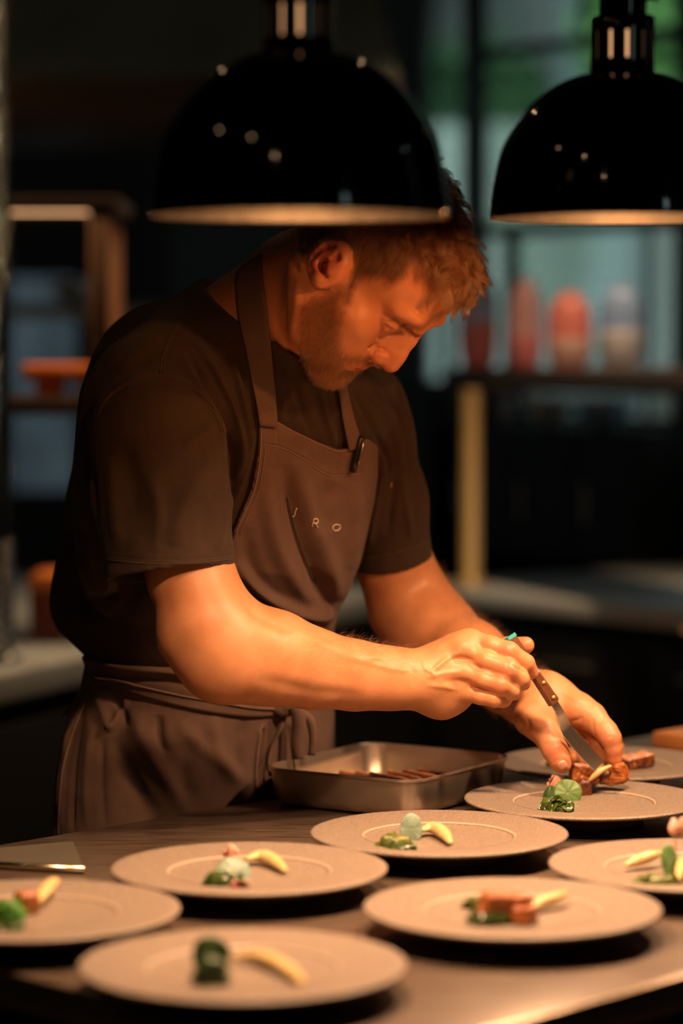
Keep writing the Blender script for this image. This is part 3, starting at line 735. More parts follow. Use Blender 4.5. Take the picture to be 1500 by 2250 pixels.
cbox('cabinet', UL + 0.06, UR - 0.05, 0.12, WID - 0.06, 0.09, ZC - 0.02, M['black'], ct, 0.004)
cbox('plinth', UL + 0.1, UR - 0.09, 0.16, WID - 0.1, 0.0, 0.09, M['black'], ct, 0.002)
for k in range(4):
    w_ = (UR - UL - 0.15) / 4
    dd = cbox('door', UL + 0.07 + k * w_, UL + 0.06 + (k + 1) * w_, WID - 0.06, WID - 0.04, 0.12, ZC - 0.06, M['black'], ct)
    cbox('handle', UL + 0.25 + k * w_, UL + 0.45 + k * w_, WID - 0.038, WID - 0.026, ZC - 0.14, ZC - 0.128, M['dullsteel'], dd)
# steel tray lying on the far left corner
tr = empty('flat_steel_tray', G(60, 1890, ZC), 'flat steel tray on the counter corner left of the chef', 'tray')
q0 = G(186, 1912, ZC + 0.004); q1 = G(-60, 1899, ZC + 0.004); q2 = G(160, 1848, ZC + 0.004); q3 = G(-60, 1868, ZC + 0.004)
V = []; Fc = []
top = [q1, q0, q2, q3]; c4 = sum(top) / 4
V = [tuple(q) for q in top] + [tuple(q - [0, 0, 0.0035]) for q in top]
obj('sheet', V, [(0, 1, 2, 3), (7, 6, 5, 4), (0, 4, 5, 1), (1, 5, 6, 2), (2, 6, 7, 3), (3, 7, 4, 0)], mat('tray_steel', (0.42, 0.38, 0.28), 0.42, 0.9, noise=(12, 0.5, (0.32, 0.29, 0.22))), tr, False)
V, Fc = tube([q1 + [0, 0, 0.001], q0 + [0, 0, 0.001]], 0.0032, 8); obj('rolled_edge', V, Fc, mat('tray_edge', (0.85, 0.72, 0.5), 0.25, 1.0), tr)
# wooden board at the far right end of the pass
q = G(1500, 1650, ZC)
wb = box('chopping_board', q + [0.045, 0.03, 0.0125], (0.14, 0.10, 0.022), M['wood'], None, CROT, 0.004); tag(wb, 'orange wooden chopping board behind the rearmost plate on the pass', 'board')

# ================================================================== plates
def plate_mat():
    m = mat('speckled_stoneware', (0.20, 0.165, 0.138), 0.42, spec=0.45)
    nt = m.node_tree; b = nt.nodes['Principled BSDF']; tc = nt.nodes['Texture Coordinate']
    n = nt.nodes.new('ShaderNodeTexNoise'); n.inputs['Scale'].default_value = 420; n.inputs['Detail'].default_value = 2
    nt.links.new(tc.outputs['Object'], n.inputs['Vector'])
    r = nt.nodes.new('ShaderNodeValToRGB'); r.color_ramp.elements[0].position = 0.42; r.color_ramp.elements[1].position = 0.62
    r.color_ramp.elements[0].color = (0.195, 0.150, 0.116, 1); r.color_ramp.elements[1].color = (0.290, 0.228, 0.178, 1)
    nt.links.new(n.outputs['Fac'], r.inputs['Fac']); nt.links.new(r.outputs['Color'], b.inputs['Base Color'])
    bp = nt.nodes.new('ShaderNodeBump'); bp.inputs['Strength'].default_value = 0.25; bp.inputs['Distance'].default_value = 0.0004
    nt.links.new(n.outputs['Fac'], bp.inputs['Height']); nt.links.new(bp.outputs['Normal'], b.inputs['Normal'])
    return m
M['plate'] = plate_mat()
M['ring'] = mat('bare_clay_ring', (0.44, 0.34, 0.26), 0.4)
ZR = 0.961
PLATES = [(-0.0794, 2.1332), (0.1514, 2.3546), (-0.2742, 2.3446), (-0.0880, 2.5375), (0.0998, 2.7253), (0.2671, 2.9341), (0.3309, 2.5544), (0.3166, 3.1974)]
PL_LABEL = ['stoneware plate nearest the camera, with a dark green leaf ball and yellow slice',
            'stoneware plate with brown meat and small bright green leaf on it',
            'stoneware plate overhanging the left end of the counter, cut off by the picture edge',
            'stoneware plate with green leaf and pale yellow slice, between the left plate and middle one',
            'stoneware plate directly in front of the steel pan, with upright pale leaf',
            'sharp grey stoneware plate under the chef\'s hands with round nasturtium leaf',
            'stoneware plate cut off by the right picture edge, with pale sticks and pink bud',
            'stoneware plate behind the chef\'s hands, furthest back on the counter']
PR = 0.1321
def plate_profile():
    up = [(0.0, -0.0072), (0.030, -0.0072), (0.072, -0.0070), (0.0755, -0.0062), (0.0785, -0.0045), (0.081, -0.0042), (0.10, -0.0026), (0.122, -0.0004), (0.1288, 0.0), (0.1316, -0.0006), (PR, -0.0018), (0.1314, -0.0032)]
    dn = [(0.128, -0.0045), (0.10, -0.0085), (0.075, -0.0155), (0.066, -0.0205), (0.0645, -0.0265), (0.0615, -0.0268), (0.0605, -0.0215), (0.055, -0.016), (0.0, -0.0155)]
    return up + dn
def make_plate(x, y, label):
    e = empty('dinner_plate', (x, y, ZC), label, 'plate', 'stoneware plates laid out on the pass')
    V, Fc = lathe(plate_profile(), 128, (x, y, ZR)); obj('dish', V, Fc, M['plate'], e)
    V, Fc = lathe([(0.0762, -0.0056), (0.0770, -0.0050), (0.0780, -0.0043), (0.0788, -0.0040), (0.0784, -0.0046)], 128, (x, y, ZR), True); obj('ring_line', V, Fc, M['ring'], e)
    return e
for (x, y), l in zip(PLATES, PL_LABEL): make_plate(x, y, l)

# ================================================================== deep steel pan
ZP = ZC + 0.046
A = G(603, 1680, ZP); B = G(822, 1629, ZP); D = G(893, 1716, ZP)
pc = (B + D) / 2; pu = (B - A); Lu = np.linalg.norm(pu[:2]); pu = pu / np.linalg.norm(pu); pv = np.cross([0, 0, 1], pu); pv /= np.linalg.norm(pv)
if pv @ (D - A) < 0: pv = -pv
Lv = abs((D - A) @ pv)
def rrect(hu, hv, r, z, n=8):
    out = []
    for (su_, sv_, a0) in ((1, 1, 0), (-1, 1, PI / 2), (-1, -1, PI), (1, -1, 1.5 * PI)):
        for k in range(n + 1):
            a = a0 + PI / 2 * k / n
            out.append(pc * [1, 1, 0] + pu * (su_ * (hu - r) + r * math.cos(a)) + pv * (sv_ * (hv - r) + r * math.sin(a)) + np.array([0, 0, z]))
    return out
hu, hv = Lu / 2 + 0.008, Lv / 2 + 0.008
pan = empty('steel_pan', pc * [1, 1, 0] + [0, 0, ZC], 'deep stainless steel pan with rounded corners beside the chef\'s apron', 'pan')
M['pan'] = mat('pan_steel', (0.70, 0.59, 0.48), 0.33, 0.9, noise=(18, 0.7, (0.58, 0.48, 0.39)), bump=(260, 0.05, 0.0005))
rings = []
for (ins, r, z) in ((0.0, 0.030, 0.046), (-0.0012, 0.031, 0.0455), (-0.0014, 0.031, 0.0430), (0.0004, 0.030, 0.0424), (0.0022, 0.029, 0.030), (0.0050, 0.028, 0.012), (0.0085, 0.026, 0.005), (0.015, 0.022, 0.0012), (0.024, 0.018, 0.0), (0.07, 0.01, 0.0)):
    rings.append(rrect(hu - ins, hv - ins, r, ZC + z))
inner = []
for (ins, r, z) in ((0.07, 0.01, 0.0014), (0.024, 0.018, 0.0014), (0.016, 0.022, 0.0026), (0.0098, 0.026, 0.0062), (0.0064, 0.028, 0.013), (0.0034, 0.029, 0.030), (0.0014, 0.030, 0.0450), (0.0, 0.030, 0.046)):
    inner.append(rrect(hu - ins, hv - ins, r, ZC + z))
allr = rings + inner; nn = len(allr[0]); V = [tuple(v) for rg in allr for v in rg]; Fc = []
for i in range(len(allr) - 1):
    for k in range(nn):
        l = (k + 1) % nn; Fc.append((i * nn + l, i * nn + k, (i + 1) * nn + k, (i + 1) * nn + l))
bm = bmesh.new(); vv = [bm.verts.new(v) for v in V]
for f_ in Fc: bm.faces.new([vv[i] for i in f_])
i0 = (len(rings) - 1) * nn; bm.faces.new([vv[i0 + k] for k in range(nn)]); i1 = len(rings) * nn; bm.faces.new([vv[i1 + k] for k in range(nn)][::-1])
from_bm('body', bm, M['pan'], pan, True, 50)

# ================================================================== the chef
FB = np.array([0.72, -0.69, 0]); FB /= np.linalg.norm(FB); RB = np.array([FB[1], -FB[0], 0])   # facing, his right
chef = empty('chef', (-0.17, 3.17, 0), 'bearded chef in brown t-shirt and apron bending over the plates', 'person')

# ---- head frame: r towards his right ear, f out of the face, u to the crown
HY, HP = math.radians(25), math.radians(55)
_h = np.array([math.cos(HY), -math.sin(HY), 0]); _z = np.array([0, 0, 1.0])
HF = _h * math.cos(HP) - _z * math.sin(HP); HU = _h * math.sin(HP) + _z * math.cos(HP); HR = np.cross(HF, HU)
EAR = P(716, 590, 2.815)
HO = EAR - HR * 0.074
HM = np.stack([HR, HF, HU])
def H(r, f, u): return HO + HR * r + HF * f + HU * u
_wu = np.array([-0.12, -0.098, -0.067, -0.030, 0.010, 0.022, 0.045])
_wf = np.array([-0.0085, -0.0085, -0.0110, -0.0100, -0.0015, 0.001, 0.0]); _wz = np.array([0.0180, 0.0180, 0.0123, 0.0073, 0.0045, -0.003, 0.0])
def W_(f, u):
    k = min(max(f / 0.07, 0.0), 1.0); return f + k * float(np.interp(u, _wu, _wf)), u + float(np.interp(u, _wu, _wz))
def headl(V): return (np.asarray(V) - HO) @ HM.T

body = Sdf()
# --- torso core (under the clothes)
body.chain([P(450, 1800, 3.16), P(450, 1500, 3.16), P(480, 1200, 3.10), P(545, 930, 3.08), P(560, 800, 3.06)], [0.095, 0.08, 0.085, 0.085, 0.075], 0.05)
body.cone(P(335, 880, 2.93), P(560, 790, 3.05), 0.045, 0.075, 0.04)
body.cone(P(785, 890, 3.18), P(600, 800, 3.07), 0.045, 0.07, 0.04)
# --- near arm
body.chain([P(335, 880, 2.93), P(395, 1120, 2.86), P(418, 1260, 2.843), P(460, 1375, 2.828), P(505, 1428, 2.83)], [0.045, 0.046, 0.0430, 0.0485, 0.0510], 0.02)
body.cone(P(410, 1405, 2.825), P(470, 1455, 2.82), 0.0185, 0.030, 0.035)
body.chain([P(505, 1428, 2.83), P(600, 1446, 2.85), P(690, 1470, 2.875), P(780, 1484, 2.90), P(860, 1491, 2.915), P(905, 1492, 2.92)], [0.0510, 0.0475, 0.0395, 0.0345, 0.0305, 0.0285], 0.02)
# --- far arm
body.chain([P(785, 890, 3.18), P(835, 1100, 3.20), P(866, 1240, 3.22), P(905, 1335, 3.23), P(950, 1395, 3.20)], [0.05, 0.046, 0.043, 0.0495, 0.0505], 0.02)
body.chain([P(950, 1395, 3.20), P(1035, 1448, 3.14), P(1110, 1500, 3.10), P(1160, 1532, 3.07)], [0.0505, 0.0415, 0.0315, 0.0275], 0.02)
# --- neck
body.cone(P(540, 755, 3.03), P(690, 628, 2.95), 0.064, 0.0575, 0.04)
body.cone(P(690, 628, 2.95), H(0, -0.022, 0.03), 0.0575, 0.056, 0.03)
body.cone(P(500, 728, 3.05), P(640, 606, 2.975), 0.043, 0.040, 0.03)
# sternomastoid
body.cone(H(0.066, -0.022, -0.022), P(648, 748, 2.95), 0.016, 0.014, 0.03)
# --- skull
body.ell(H(0, -0.012, 0.048), (0.0745, 0.0985, 0.083), HM, 0.02)
body.ell(H(0, 0.040, 0.052), (0.064, 0.0545, 0.058), HM, 0.02)
body.ell(H(0, *W_(0.036, -0.030)), (0.058, 0.053, 0.062), HM, 0.03)
for g in (1, -1):
    body.chain([H(g * 0.0640, *W_(0.004, 0.0)), H(g * 0.0560, *W_(0.006, -0.050)), H(g * 0.046, *W_(0.035, -0.078)), H(g * 0.018, *W_(0.074, -0.097))], [0.014, 0.0150, 0.0155, 0.0165], 0.02)
    body.ell(H(g * 0.0485, *W_(0.058, -0.016)), (0.021, 0.024, 0.0150), HM, 0.022)
    body.ell(H(g * 0.042, *W_(0.046, -0.048)), (0.0235, 0.036, 0.032), HM, 0.025)
    body.chain([H(g * 0.010, *W_(0.0895, 0.033)), H(g * 0.030, *W_(0.0865, 0.036)), H(g * 0.046, *W_(0.0740, 0.034))], [0.0085, 0.0085, 0.0080], 0.012)
body.ell(H(0, *W_(0.079, -0.099)), (0.021, 0.0165, 0.0145), HM, 0.018)
body.ell(H(0, *W_(0.074, -0.058)), (0.031, 0.024, 0.026), HM, 0.022)
for g in (1, -1):
    body.ell(H(g * 0.032, *W_(0.0985, 0.016)), (0.0185, 0.0150, 0.0115), HM, 0.014, 's')
    body.ell(H(g * 0.0315, *W_(0.0735, 0.0145)), (0.0145, 0.0142, 0.0135), HM, 0.005)
    # upper lid, lowered
    body.chain([H(g * 0.0185, *W_(0.0800, 0.0110)), H(g * 0.0260, *W_(0.0872, 0.0092)), H(g * 0.0340, *W_(0.0880, 0.0088)), H(g * 0.0425, *W_(0.0815, 0.0105)), H(g * 0.046, *W_(0.0765, 0.012))], [0.0018, 0.0024, 0.0025, 0.0022, 0.0016], 0.004)
    body.chain([H(g * 0.0185, *W_(0.0795, 0.0070)), H(g * 0.0280, *W_(0.0853, 0.0010)), H(g * 0.0370, *W_(0.0835, 0.0015)), H(g * 0.0455, *W_(0.0755, 0.0085))], [0.0018, 0.0024, 0.0022, 0.0015], 0.005)
# nose
body.chain([H(0, *W_(0.0895, 0.022)), H(0, *W_(0.0985, 0.002)), H(0, *W_(0.1085, -0.018)), H(0, *W_(0.1150, -0.0300))], [0.0082, 0.0080, 0.0086, 0.0102], 0.010)
body.chain([H(0, *W_(0.082, 0.010)), H(0, *W_(0.090, -0.022))], [0.014, 0.0165], 0.012)
for g in (1, -1):
    body.ell(H(g * 0.0125, *W_(0.1000, -0.0345)), (0.0088, 0.0128, 0.0088), HM, 0.006)
    body.chain([H(g * 0.0215, *W_(0.0945, -0.026)), H(g * 0.0230, *W_(0.0880, -0.034)), H(g * 0.0225, *W_(0.0870, -0.042))], [0.0012, 0.0014, 0.0010], 0.006, 's')
    body.ell(H(g * 0.0068, *W_(0.1045, -0.0435)), (0.0036, 0.0070, 0.0042), HM, 0.003, 's')
body.chain([H(0, *W_(0.088, -0.042)), H(0, *W_(0.108, -0.0385))], [0.005, 0.0045], 0.005)
# lips
body.chain([H(-0.022, *W_(0.0840, -0.0655)), H(-0.010, *W_(0.0945, -0.0615)), H(0, *W_(0.0965, -0.0625)), H(0.010, *W_(0.0945, -0.0615)), H(0.022, *W_(0.0840, -0.0655))], [0.0025, 0.0050, 0.0052, 0.0050, 0.0025], 0.006)
body.chain([H(-0.020, *W_(0.0835, -0.0705)), H(-0.008, *W_(0.0915, -0.0735)), H(0.008, *W_(0.0915, -0.0735)), H(0.020, *W_(0.0835, -0.0705))], [0.0030, 0.0058, 0.0058, 0.0030], 0.006)
body.chain([H(-0.026, *W_(0.0830, -0.0680)), H(-0.010, *W_(0.0985, -0.0672)), H(0, *W_(0.1010, -0.0678)), H(0.010, *W_(0.0985, -0.0672)), H(0.026, *W_(0.0830, -0.0680))], [0.0008, 0.0011, 0.0011, 0.0011, 0.0008], 0.0025, 's')
body.ell(H(0, *W_(0.1005, -0.0865)), (0.017, 0.0085, 0.0055), HM, 0.012, 's')
# --- near ear, laid out on its own tilted plane
EN = HR * 0.90 - HF * 0.36 + HU * 0.05; EN /= np.linalg.norm(EN)
EO = HO + HR * 0.0795 + HF * -0.008
def EZ(zx, zy, off=0.0):            # zoom coordinates of the ear study -> ear plane
    px, py = 650 + zx / 5.625, 500 + zy / 5.625
    r = ray(px, py); t = ((EO - CAMP) @ EN + off) / (r @ EN); return CAMP + r * t
body.chain([EZ(330, 640, -0.003), EZ(300, 480, -0.004), EZ(380, 300, -0.004), EZ(520, 300, -0.006)], [0.0085, 0.0105, 0.0125, 0.010], 0.006)
body.chain([EZ(420, 600, -0.008), EZ(470, 450, -0.010), EZ(520, 330, -0.010)], [0.011, 0.013, 0.012], 0.008)
body.chain([EZ(505, 560, -0.006), EZ(560, 430, -0.007), EZ(585, 330, -0.006)], [0.009, 0.009, 0.008], 0.010)
helix = [EZ(x, y, o) for x, y, o in catmull([(590, 345, -0.001), (555, 262, 0.0015), (500, 212, 0.0025), (430, 188, 0.0035), (355, 200, 0.004), (282, 245, 0.004), (222, 312, 0.004), (185, 400, 0.004), (175, 490, 0.0035), (185, 575, 0.003), (215, 645, 0.002), (258, 695, 0.001), (300, 712, 0.0)], 3)]
body.chain(helix, [0.0024 + 0.0008 * math.sin(PI * i / (len(helix) - 1)) for i in range(len(helix))], 0.0035, kin=0.001)
body.ell(EZ(285, 640, 0.0005), (0.0085, 0.0085, 0.0075), HM, 0.006)
anti = [EZ(x, y, o) for x, y, o in catmull([(500, 310, 0.001), (410, 300, 0.002), (320, 340, 0.0025), (262, 410, 0.003), (245, 490, 0.003), (275, 560, 0.002), (310, 600, 0.001)], 3)]
body.chain(anti, [0.0026] * len(anti), 0.004, kin=0.001)
body.chain([EZ(300, 420, 0.006), EZ(340, 470, 0.004), EZ(365, 590, 0.004)], [0.0035, 0.0058, 0.0026], 0.004, 's')
body.chain([EZ(345, 440, -0.006), EZ(400, 455, -0.006), EZ(365, 560, -0.004)], [0.0058, 0.005, 0.003], 0.003, 's')
body.chain([EZ(455, 390, 0.004), EZ(505, 375, 0.004), EZ(515, 340, 0.004)], [0.0026, 0.0034, 0.002], 0.003, 's')
body.chain([EZ(235, 370, 0.0065), EZ(285, 300, 0.0065), EZ(370, 245, 0.0065), EZ(460, 240, 0.0055)], [0.0018, 0.0022, 0.0024, 0.0018], 0.003, 's')
body.chain([EZ(430, 470, 0.0015), EZ(418, 545, 0.001)], [0.0048, 0.0045], 0.004)
body.chain([EZ(350, 400, 0.0005), EZ(430, 385, 0.0005), EZ(520, 400, -0.001)], [0.0018, 0.0024, 0.0024], 0.003)
# far ear (plain)
body.ell(H(-0.080, -0.014, 0.004), (0.006, 0.017, 0.030), HM, 0.008)

# --- right hand (near), back towards the camera, fingers closed on the spatula handle
def RH(zx, zy, d): return P(880 + zx / 4.6875, 1360 + zy / 4.6875, d)
body.chain([P(905, 1492, 2.92), RH(330, 600, 2.925), RH(610, 330, 2.932), RH(720, 232, 2.935)], [0.0275, 0.0290, 0.0190, 0.0135], 0.014)
body.chain([RH(250, 620, 2.925), RH(640, 345, 2.926)], [0.026, 0.0140], 0.012)
body.chain([RH(250, 640, 2.925), RH(640, 560, 2.920)], [0.026, 0.0150], 0.012)
body.chain([RH(180, 680, 2.93), RH(420, 790, 2.93), RH(640, 745, 2.922)], [0.024, 0.0230, 0.0150], 0.012)
body.ell(RH(450, 560, 2.94), (0.036, 0.016, 0.034), k=0.015)
body.ell(RH(440, 800, 2.94), (0.03, 0.016, 0.019), k=0.015)
KF = 0.0035
body.chain([RH(725, 232, 2.932), RH(930, 275, 2.918), RH(1115, 335, 2.912)], [0.0132, 0.0104, 0.0106], KF, kin=0.004)
body.chain([RH(1115, 335, 2.912), RH(1290, 450, 2.920), RH(1345, 548, 2.930)], [0.0106, 0.0092, 0.0082], 0.004, kin=0.003)
body.chain([RH(660, 340, 2.922), RH(880, 430, 2.906), RH(1110, 520, 2.900)], [0.0130, 0.0102, 0.0106], KF, kin=0.004)
body.chain([RH(1110, 520, 2.900), RH(1235, 612, 2.910), RH(1262, 662, 2.926)], [0.0106, 0.0094, 0.0084], 0.004, kin=0.003)
body.chain([RH(660, 560, 2.916), RH(850, 625, 2.900), RH(1030, 680, 2.895)], [0.0125, 0.0096, 0.0100], KF, kin=0.004)
body.chain([RH(1030, 680, 2.895), RH(1140, 738, 2.907), RH(1165, 765, 2.924)], [0.0100, 0.0088, 0.0080], 0.004, kin=0.003)
body.chain([RH(660, 745, 2.918), RH(820, 795, 2.905), RH(960, 825, 2.900)], [0.0120, 0.0088, 0.0088], KF, kin=0.004)
body.chain([RH(960, 825, 2.900), RH(1050, 838, 2.912), RH(1075, 842, 2.925)], [0.0088, 0.0078, 0.0072], 0.004, kin=0.003)
# knuckle heads
for q in ((700, 215, 2.925), (650, 300, 2.914), (650, 548, 2.908), (640, 735, 2.912)): body.ell(RH(*q), (0.0105, 0.008, 0.0085), k=0.010)
# thumb on the far side of the handle
body.chain([RH(300, 500, 2.95), RH(640, 390, 2.975), RH(900, 330, 2.985), RH(1120, 290, 2.978), RH(1285, 272, 2.966)], [0.020, 0.0165, 0.0115, 0.0108, 0.0098], 0.006, kin=0.006)

# --- left hand (far), reaching down, pinching the meat
def LH(zx, zy, d): return P(1080 + zx / 4.6875, 1460 + zy / 4.6875, d)
body.chain([P(1160, 1532, 3.07), LH(560, 300, 3.055), LH(900, 470, 3.030)], [0.0275, 0.0225, 0.0180], 0.016)
body.chain([P(1155, 1535, 3.07), LH(440, 440, 3.040), LH(520, 640, 3.010)], [0.0275, 0.0225, 0.0160], 0.016)
body.ell(LH(640, 470, 3.055), (0.032, 0.020, 0.028), k=0.02)
body.ell(LH(760, 560, 3.060), (0.030, 0.018, 0.022), k=0.015)
# thumb
body.chain([LH(400, 560, 3.015), LH(540, 680, 3.000), LH(590, 760, 2.995)], [0.0190, 0.0148, 0.0140], 0.012, kin=0.006)
body.chain([LH(590, 760, 2.995), LH(650, 880, 2.988), LH(705, 985, 2.985), LH(728, 1030, 2.985)], [0.0140, 0.0142, 0.0125, 0.0100], 0.006, kin=0.004)
# index
body.chain([LH(900, 470, 3.030), LH(1030, 540, 3.022), LH(1175, 690, 3.008)], [0.0180, 0.0155, 0.0128], 0.008, kin=0.006)
body.chain([LH(1175, 690, 3.008), LH(1225, 760, 3.002), LH(1252, 870, 3.002), LH(1266, 975, 3.004)], [0.0128, 0.0118, 0.0092, 0.0084], 0.004, kin=0.003)
# middle, ring, little seen between them
body.chain([LH(880, 520, 3.060), LH(1060, 690, 3.045), LH(1110, 820, 3.030), LH(1150, 965, 3.026)], [0.0150, 0.0115, 0.0098, 0.0084], KF, kin=0.003)
body.chain([LH(820, 540, 3.072), LH(930, 720, 3.062), LH(930, 870, 3.044), LH(960, 985, 3.032)], [0.0140, 0.0110, 0.0094, 0.0082], KF, kin=0.003)
body.chain([LH(740, 560, 3.080), LH(800, 720, 3.074), LH(830, 850, 3.056), LH(850, 960, 3.042)], [0.0130, 0.0098, 0.0086, 0.0078], KF, kin=0.003)

BH = 0.00155
BV, BF = polygonize(body.ev, (-0.42, 2.70, 0.90), (0.40, 3.36, 1.68), BH)
BV = smooth_mesh(BV, BF, 1, 0.4)
# fine relief of the skin: lids, creases, knuckles, tendons, veins
FZ = lambda x, y: (780 + x / 9.375, 620 + y / 9.375)
face_st = [
    ([FZ(500, 790), FZ(600, 800), FZ(720, 860), FZ(850, 930), FZ(950, 975)], 2.2, -0.0012),
    ([FZ(430, 1150), FZ(540, 1150), FZ(700, 1100), FZ(830, 1040)], 2.8, -0.0018),
    ([FZ(640, 880), FZ(700, 950), FZ(800, 1000), FZ(930, 1010)], 2.4, -0.0022, 0.15),
    ([FZ(350, 1500), FZ(360, 1420), FZ(450, 1360), FZ(560, 1370), FZ(650, 1440)], 3.4, -0.0030), ([FZ(480, 1500), FZ(600, 1520), FZ(700, 1620)], 5.0, 0.0014), ([FZ(750, 1400), FZ(850, 1370), FZ(940, 1370)], 4.0, -0.0008),
    ([FZ(1100, 560), FZ(1250, 700), FZ(1420, 800)], 3.0, -0.0005), ([FZ(1180, 480), FZ(1350, 640), FZ(1500, 730)], 3.0, -0.0005),
]
RZ = lambda x, y: (880 + x / 4.6875, 1360 + y / 4.6875)
hand_st = []
for (x, y) in ((1120, 300), (1150, 330)): hand_st.append(([RZ(x - 10, y - 60), RZ(x + 20, y + 40)], 1.8, -0.0006))
for (x, y) in ((1110, 470), (1150, 510)): hand_st.append(([RZ(x - 10, y - 30), RZ(x - 20, y + 50)], 1.8, -0.0006))
hand_st += [([RZ(300, 560), RZ(450, 430), RZ(640, 330)], 5, 0.0018), ([RZ(260, 600), RZ(450, 560), RZ(640, 545)], 5, 0.0014), ([RZ(250, 680), RZ(450, 700), RZ(620, 735)], 5, 0.0012),
            ([RZ(480, 400), RZ(600, 410), RZ(760, 430)], 7, -0.0026), ([RZ(420, 640), RZ(560, 640), RZ(740, 650)], 7, -0.0018), ([RZ(330, 330), RZ(480, 240), RZ(640, 160)], 5, 0.0010),
            ([RZ(210, 420), RZ(260, 520), RZ(330, 560), RZ(360, 620)], 4, 0.0012), ([RZ(60, 420), RZ(140, 560), RZ(130, 700)], 6, -0.0012),
            ([RZ(800, 520), RZ(900, 560), RZ(1080, 620), RZ(1220, 730)], 3, -0.0016), ([RZ(740, 690), RZ(860, 740), RZ(1000, 790)], 3, -0.0016), ([RZ(800, 290), RZ(900, 370), RZ(1060, 410), RZ(1200, 510), RZ(1330, 590)], 3, -0.0012)]
LZ = lambda x, y: (1080 + x / 4.6875, 1460 + y / 4.6875)
hand_st += [([LZ(530, 830), LZ(600, 810), LZ(690, 800)], 2.2, -0.0007), ([LZ(540, 850), LZ(620, 835), LZ(700, 830)], 1.8, -0.0006), ([LZ(380, 560), LZ(380, 650), LZ(400, 700)], 3.5, -0.0012),
            ([LZ(800, 590), LZ(900, 570), LZ(930, 530)], 4, -0.0014), ([LZ(1040, 560), LZ(1050, 700), LZ(1090, 780)], 3, -0.0010), ([LZ(1190, 760), LZ(1240, 735)], 2.5, -0.0007),
            ([LZ(640, 1010), LZ(660, 985), LZ(720, 975), LZ(780, 1000), LZ(795, 1050)], 1.5, -0.0008, 0), ([LZ(600, 160), LZ(750, 300), LZ(980, 420)], 5, 0.0008)]
arm_st = [([(840, 1440), (800, 1452), (740, 1440)], 8, 0.0010), ([(560, 1490), (680, 1520), (800, 1530)], 16, -0.0016), ([(640, 1380), (740, 1430), (860, 1450)], 12, 0.0014),
          ([(520, 1290), (560, 1350), (640, 1390)], 12, -0.002), ([(780, 1450), (860, 1470), (900, 1475)], 5, 0.0010)]
neck_st = [([(655, 600), (650, 680), (640, 750)], 9, 0.0022), ([(618, 600), (610, 690), (615, 740)], 12, -0.0020)]
BV = brush(BV, BF, face_st + hand_st + arm_st + neck_st)

def skin_mat():
    m = bpy.data.materials.new('skin'); m.use_nodes = True; nt = m.node_tree; b = nt.nodes['Principled BSDF']
    b.inputs['Roughness'].default_value = 0.44; b.inputs['Specular IOR Level'].default_value = 0.42
    b.inputs['Subsurface Weight'].default_value = 0.22; b.inputs['Subsurface Radius'].default_value = (1.0, 0.3, 0.12); b.inputs['Subsurface Scale'].default_value = 0.006
    tc = nt.nodes.new('ShaderNodeTexCoord')
    n = nt.nodes.new('ShaderNodeTexNoise'); n.inputs['Scale'].default_value = 38; n.inputs['Detail'].default_value = 7; nt.links.new(tc.outputs['Object'], n.inputs['Vector'])
    r = nt.nodes.new('ShaderNodeValToRGB'); r.color_ramp.elements[0].position = 0.32; r.color_ramp.elements[1].position = 0.68
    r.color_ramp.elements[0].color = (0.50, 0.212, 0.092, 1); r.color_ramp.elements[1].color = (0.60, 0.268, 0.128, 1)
    nt.links.new(n.outputs['Fac'], r.inputs['Fac'])
    last = r.outputs['Color']
    for an, col in (('redness', (0.55, 0.13, 0.075, 1)), ('beard', (0.13, 0.048, 0.018, 1)), ('lips', (0.50, 0.11, 0.075, 1))):
        a = nt.nodes.new('ShaderNodeAttribute'); a.attribute_name = an
        mx = nt.nodes.new('ShaderNodeMix'); mx.data_type = 'RGBA'; nt.links.new(a.outputs['Fac'], mx.inputs[0]); nt.links.new(last, mx.inputs[6]); mx.inputs[7].default_value = col; last = mx.outputs[2]
    nt.links.new(last, b.inputs['Base Color'])
    v = nt.nodes.new('ShaderNodeTexVoronoi'); v.inputs['Scale'].default_value = 900; nt.links.new(tc.outputs['Object'], v.inputs['Vector'])
    n3 = nt.nodes.new('ShaderNodeTexNoise'); n3.inputs['Scale'].default_value = 170; n3.inputs['Detail'].default_value = 4; nt.links.new(tc.outputs['Object'], n3.inputs['Vector'])
    ad = nt.nodes.new('ShaderNodeMath'); ad.operation = 'ADD'; nt.links.new(v.outputs['Distance'], ad.inputs[0]); nt.links.new(n3.outputs['Fac'], ad.inputs[1])
    bp = nt.nodes.new('ShaderNodeBump'); bp.inputs['Strength'].default_value = 0.2; bp.inputs['Distance'].default_value = 0.0005
    nt.links.new(ad.outputs[0], bp.inputs['Height']); nt.links.new(bp.outputs['Normal'], b.inputs['Normal'])
    return m
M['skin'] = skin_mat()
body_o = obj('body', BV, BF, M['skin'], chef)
hl = headl(BV); HRr, HFf, HUu = hl[:, 0], hl[:, 1], hl[:, 2]
vx, vy = proj(BV)
def sstep(x, a, b): return np.clip((x - a) / (b - a), 0, 1)
in_head = (HUu > -0.125) & (np.abs(HRr) < 0.1) & (HFf > -0.13) & (HFf < 0.14) & (BV[:, 2] > 1.38)
ar = np.abs(HRr)
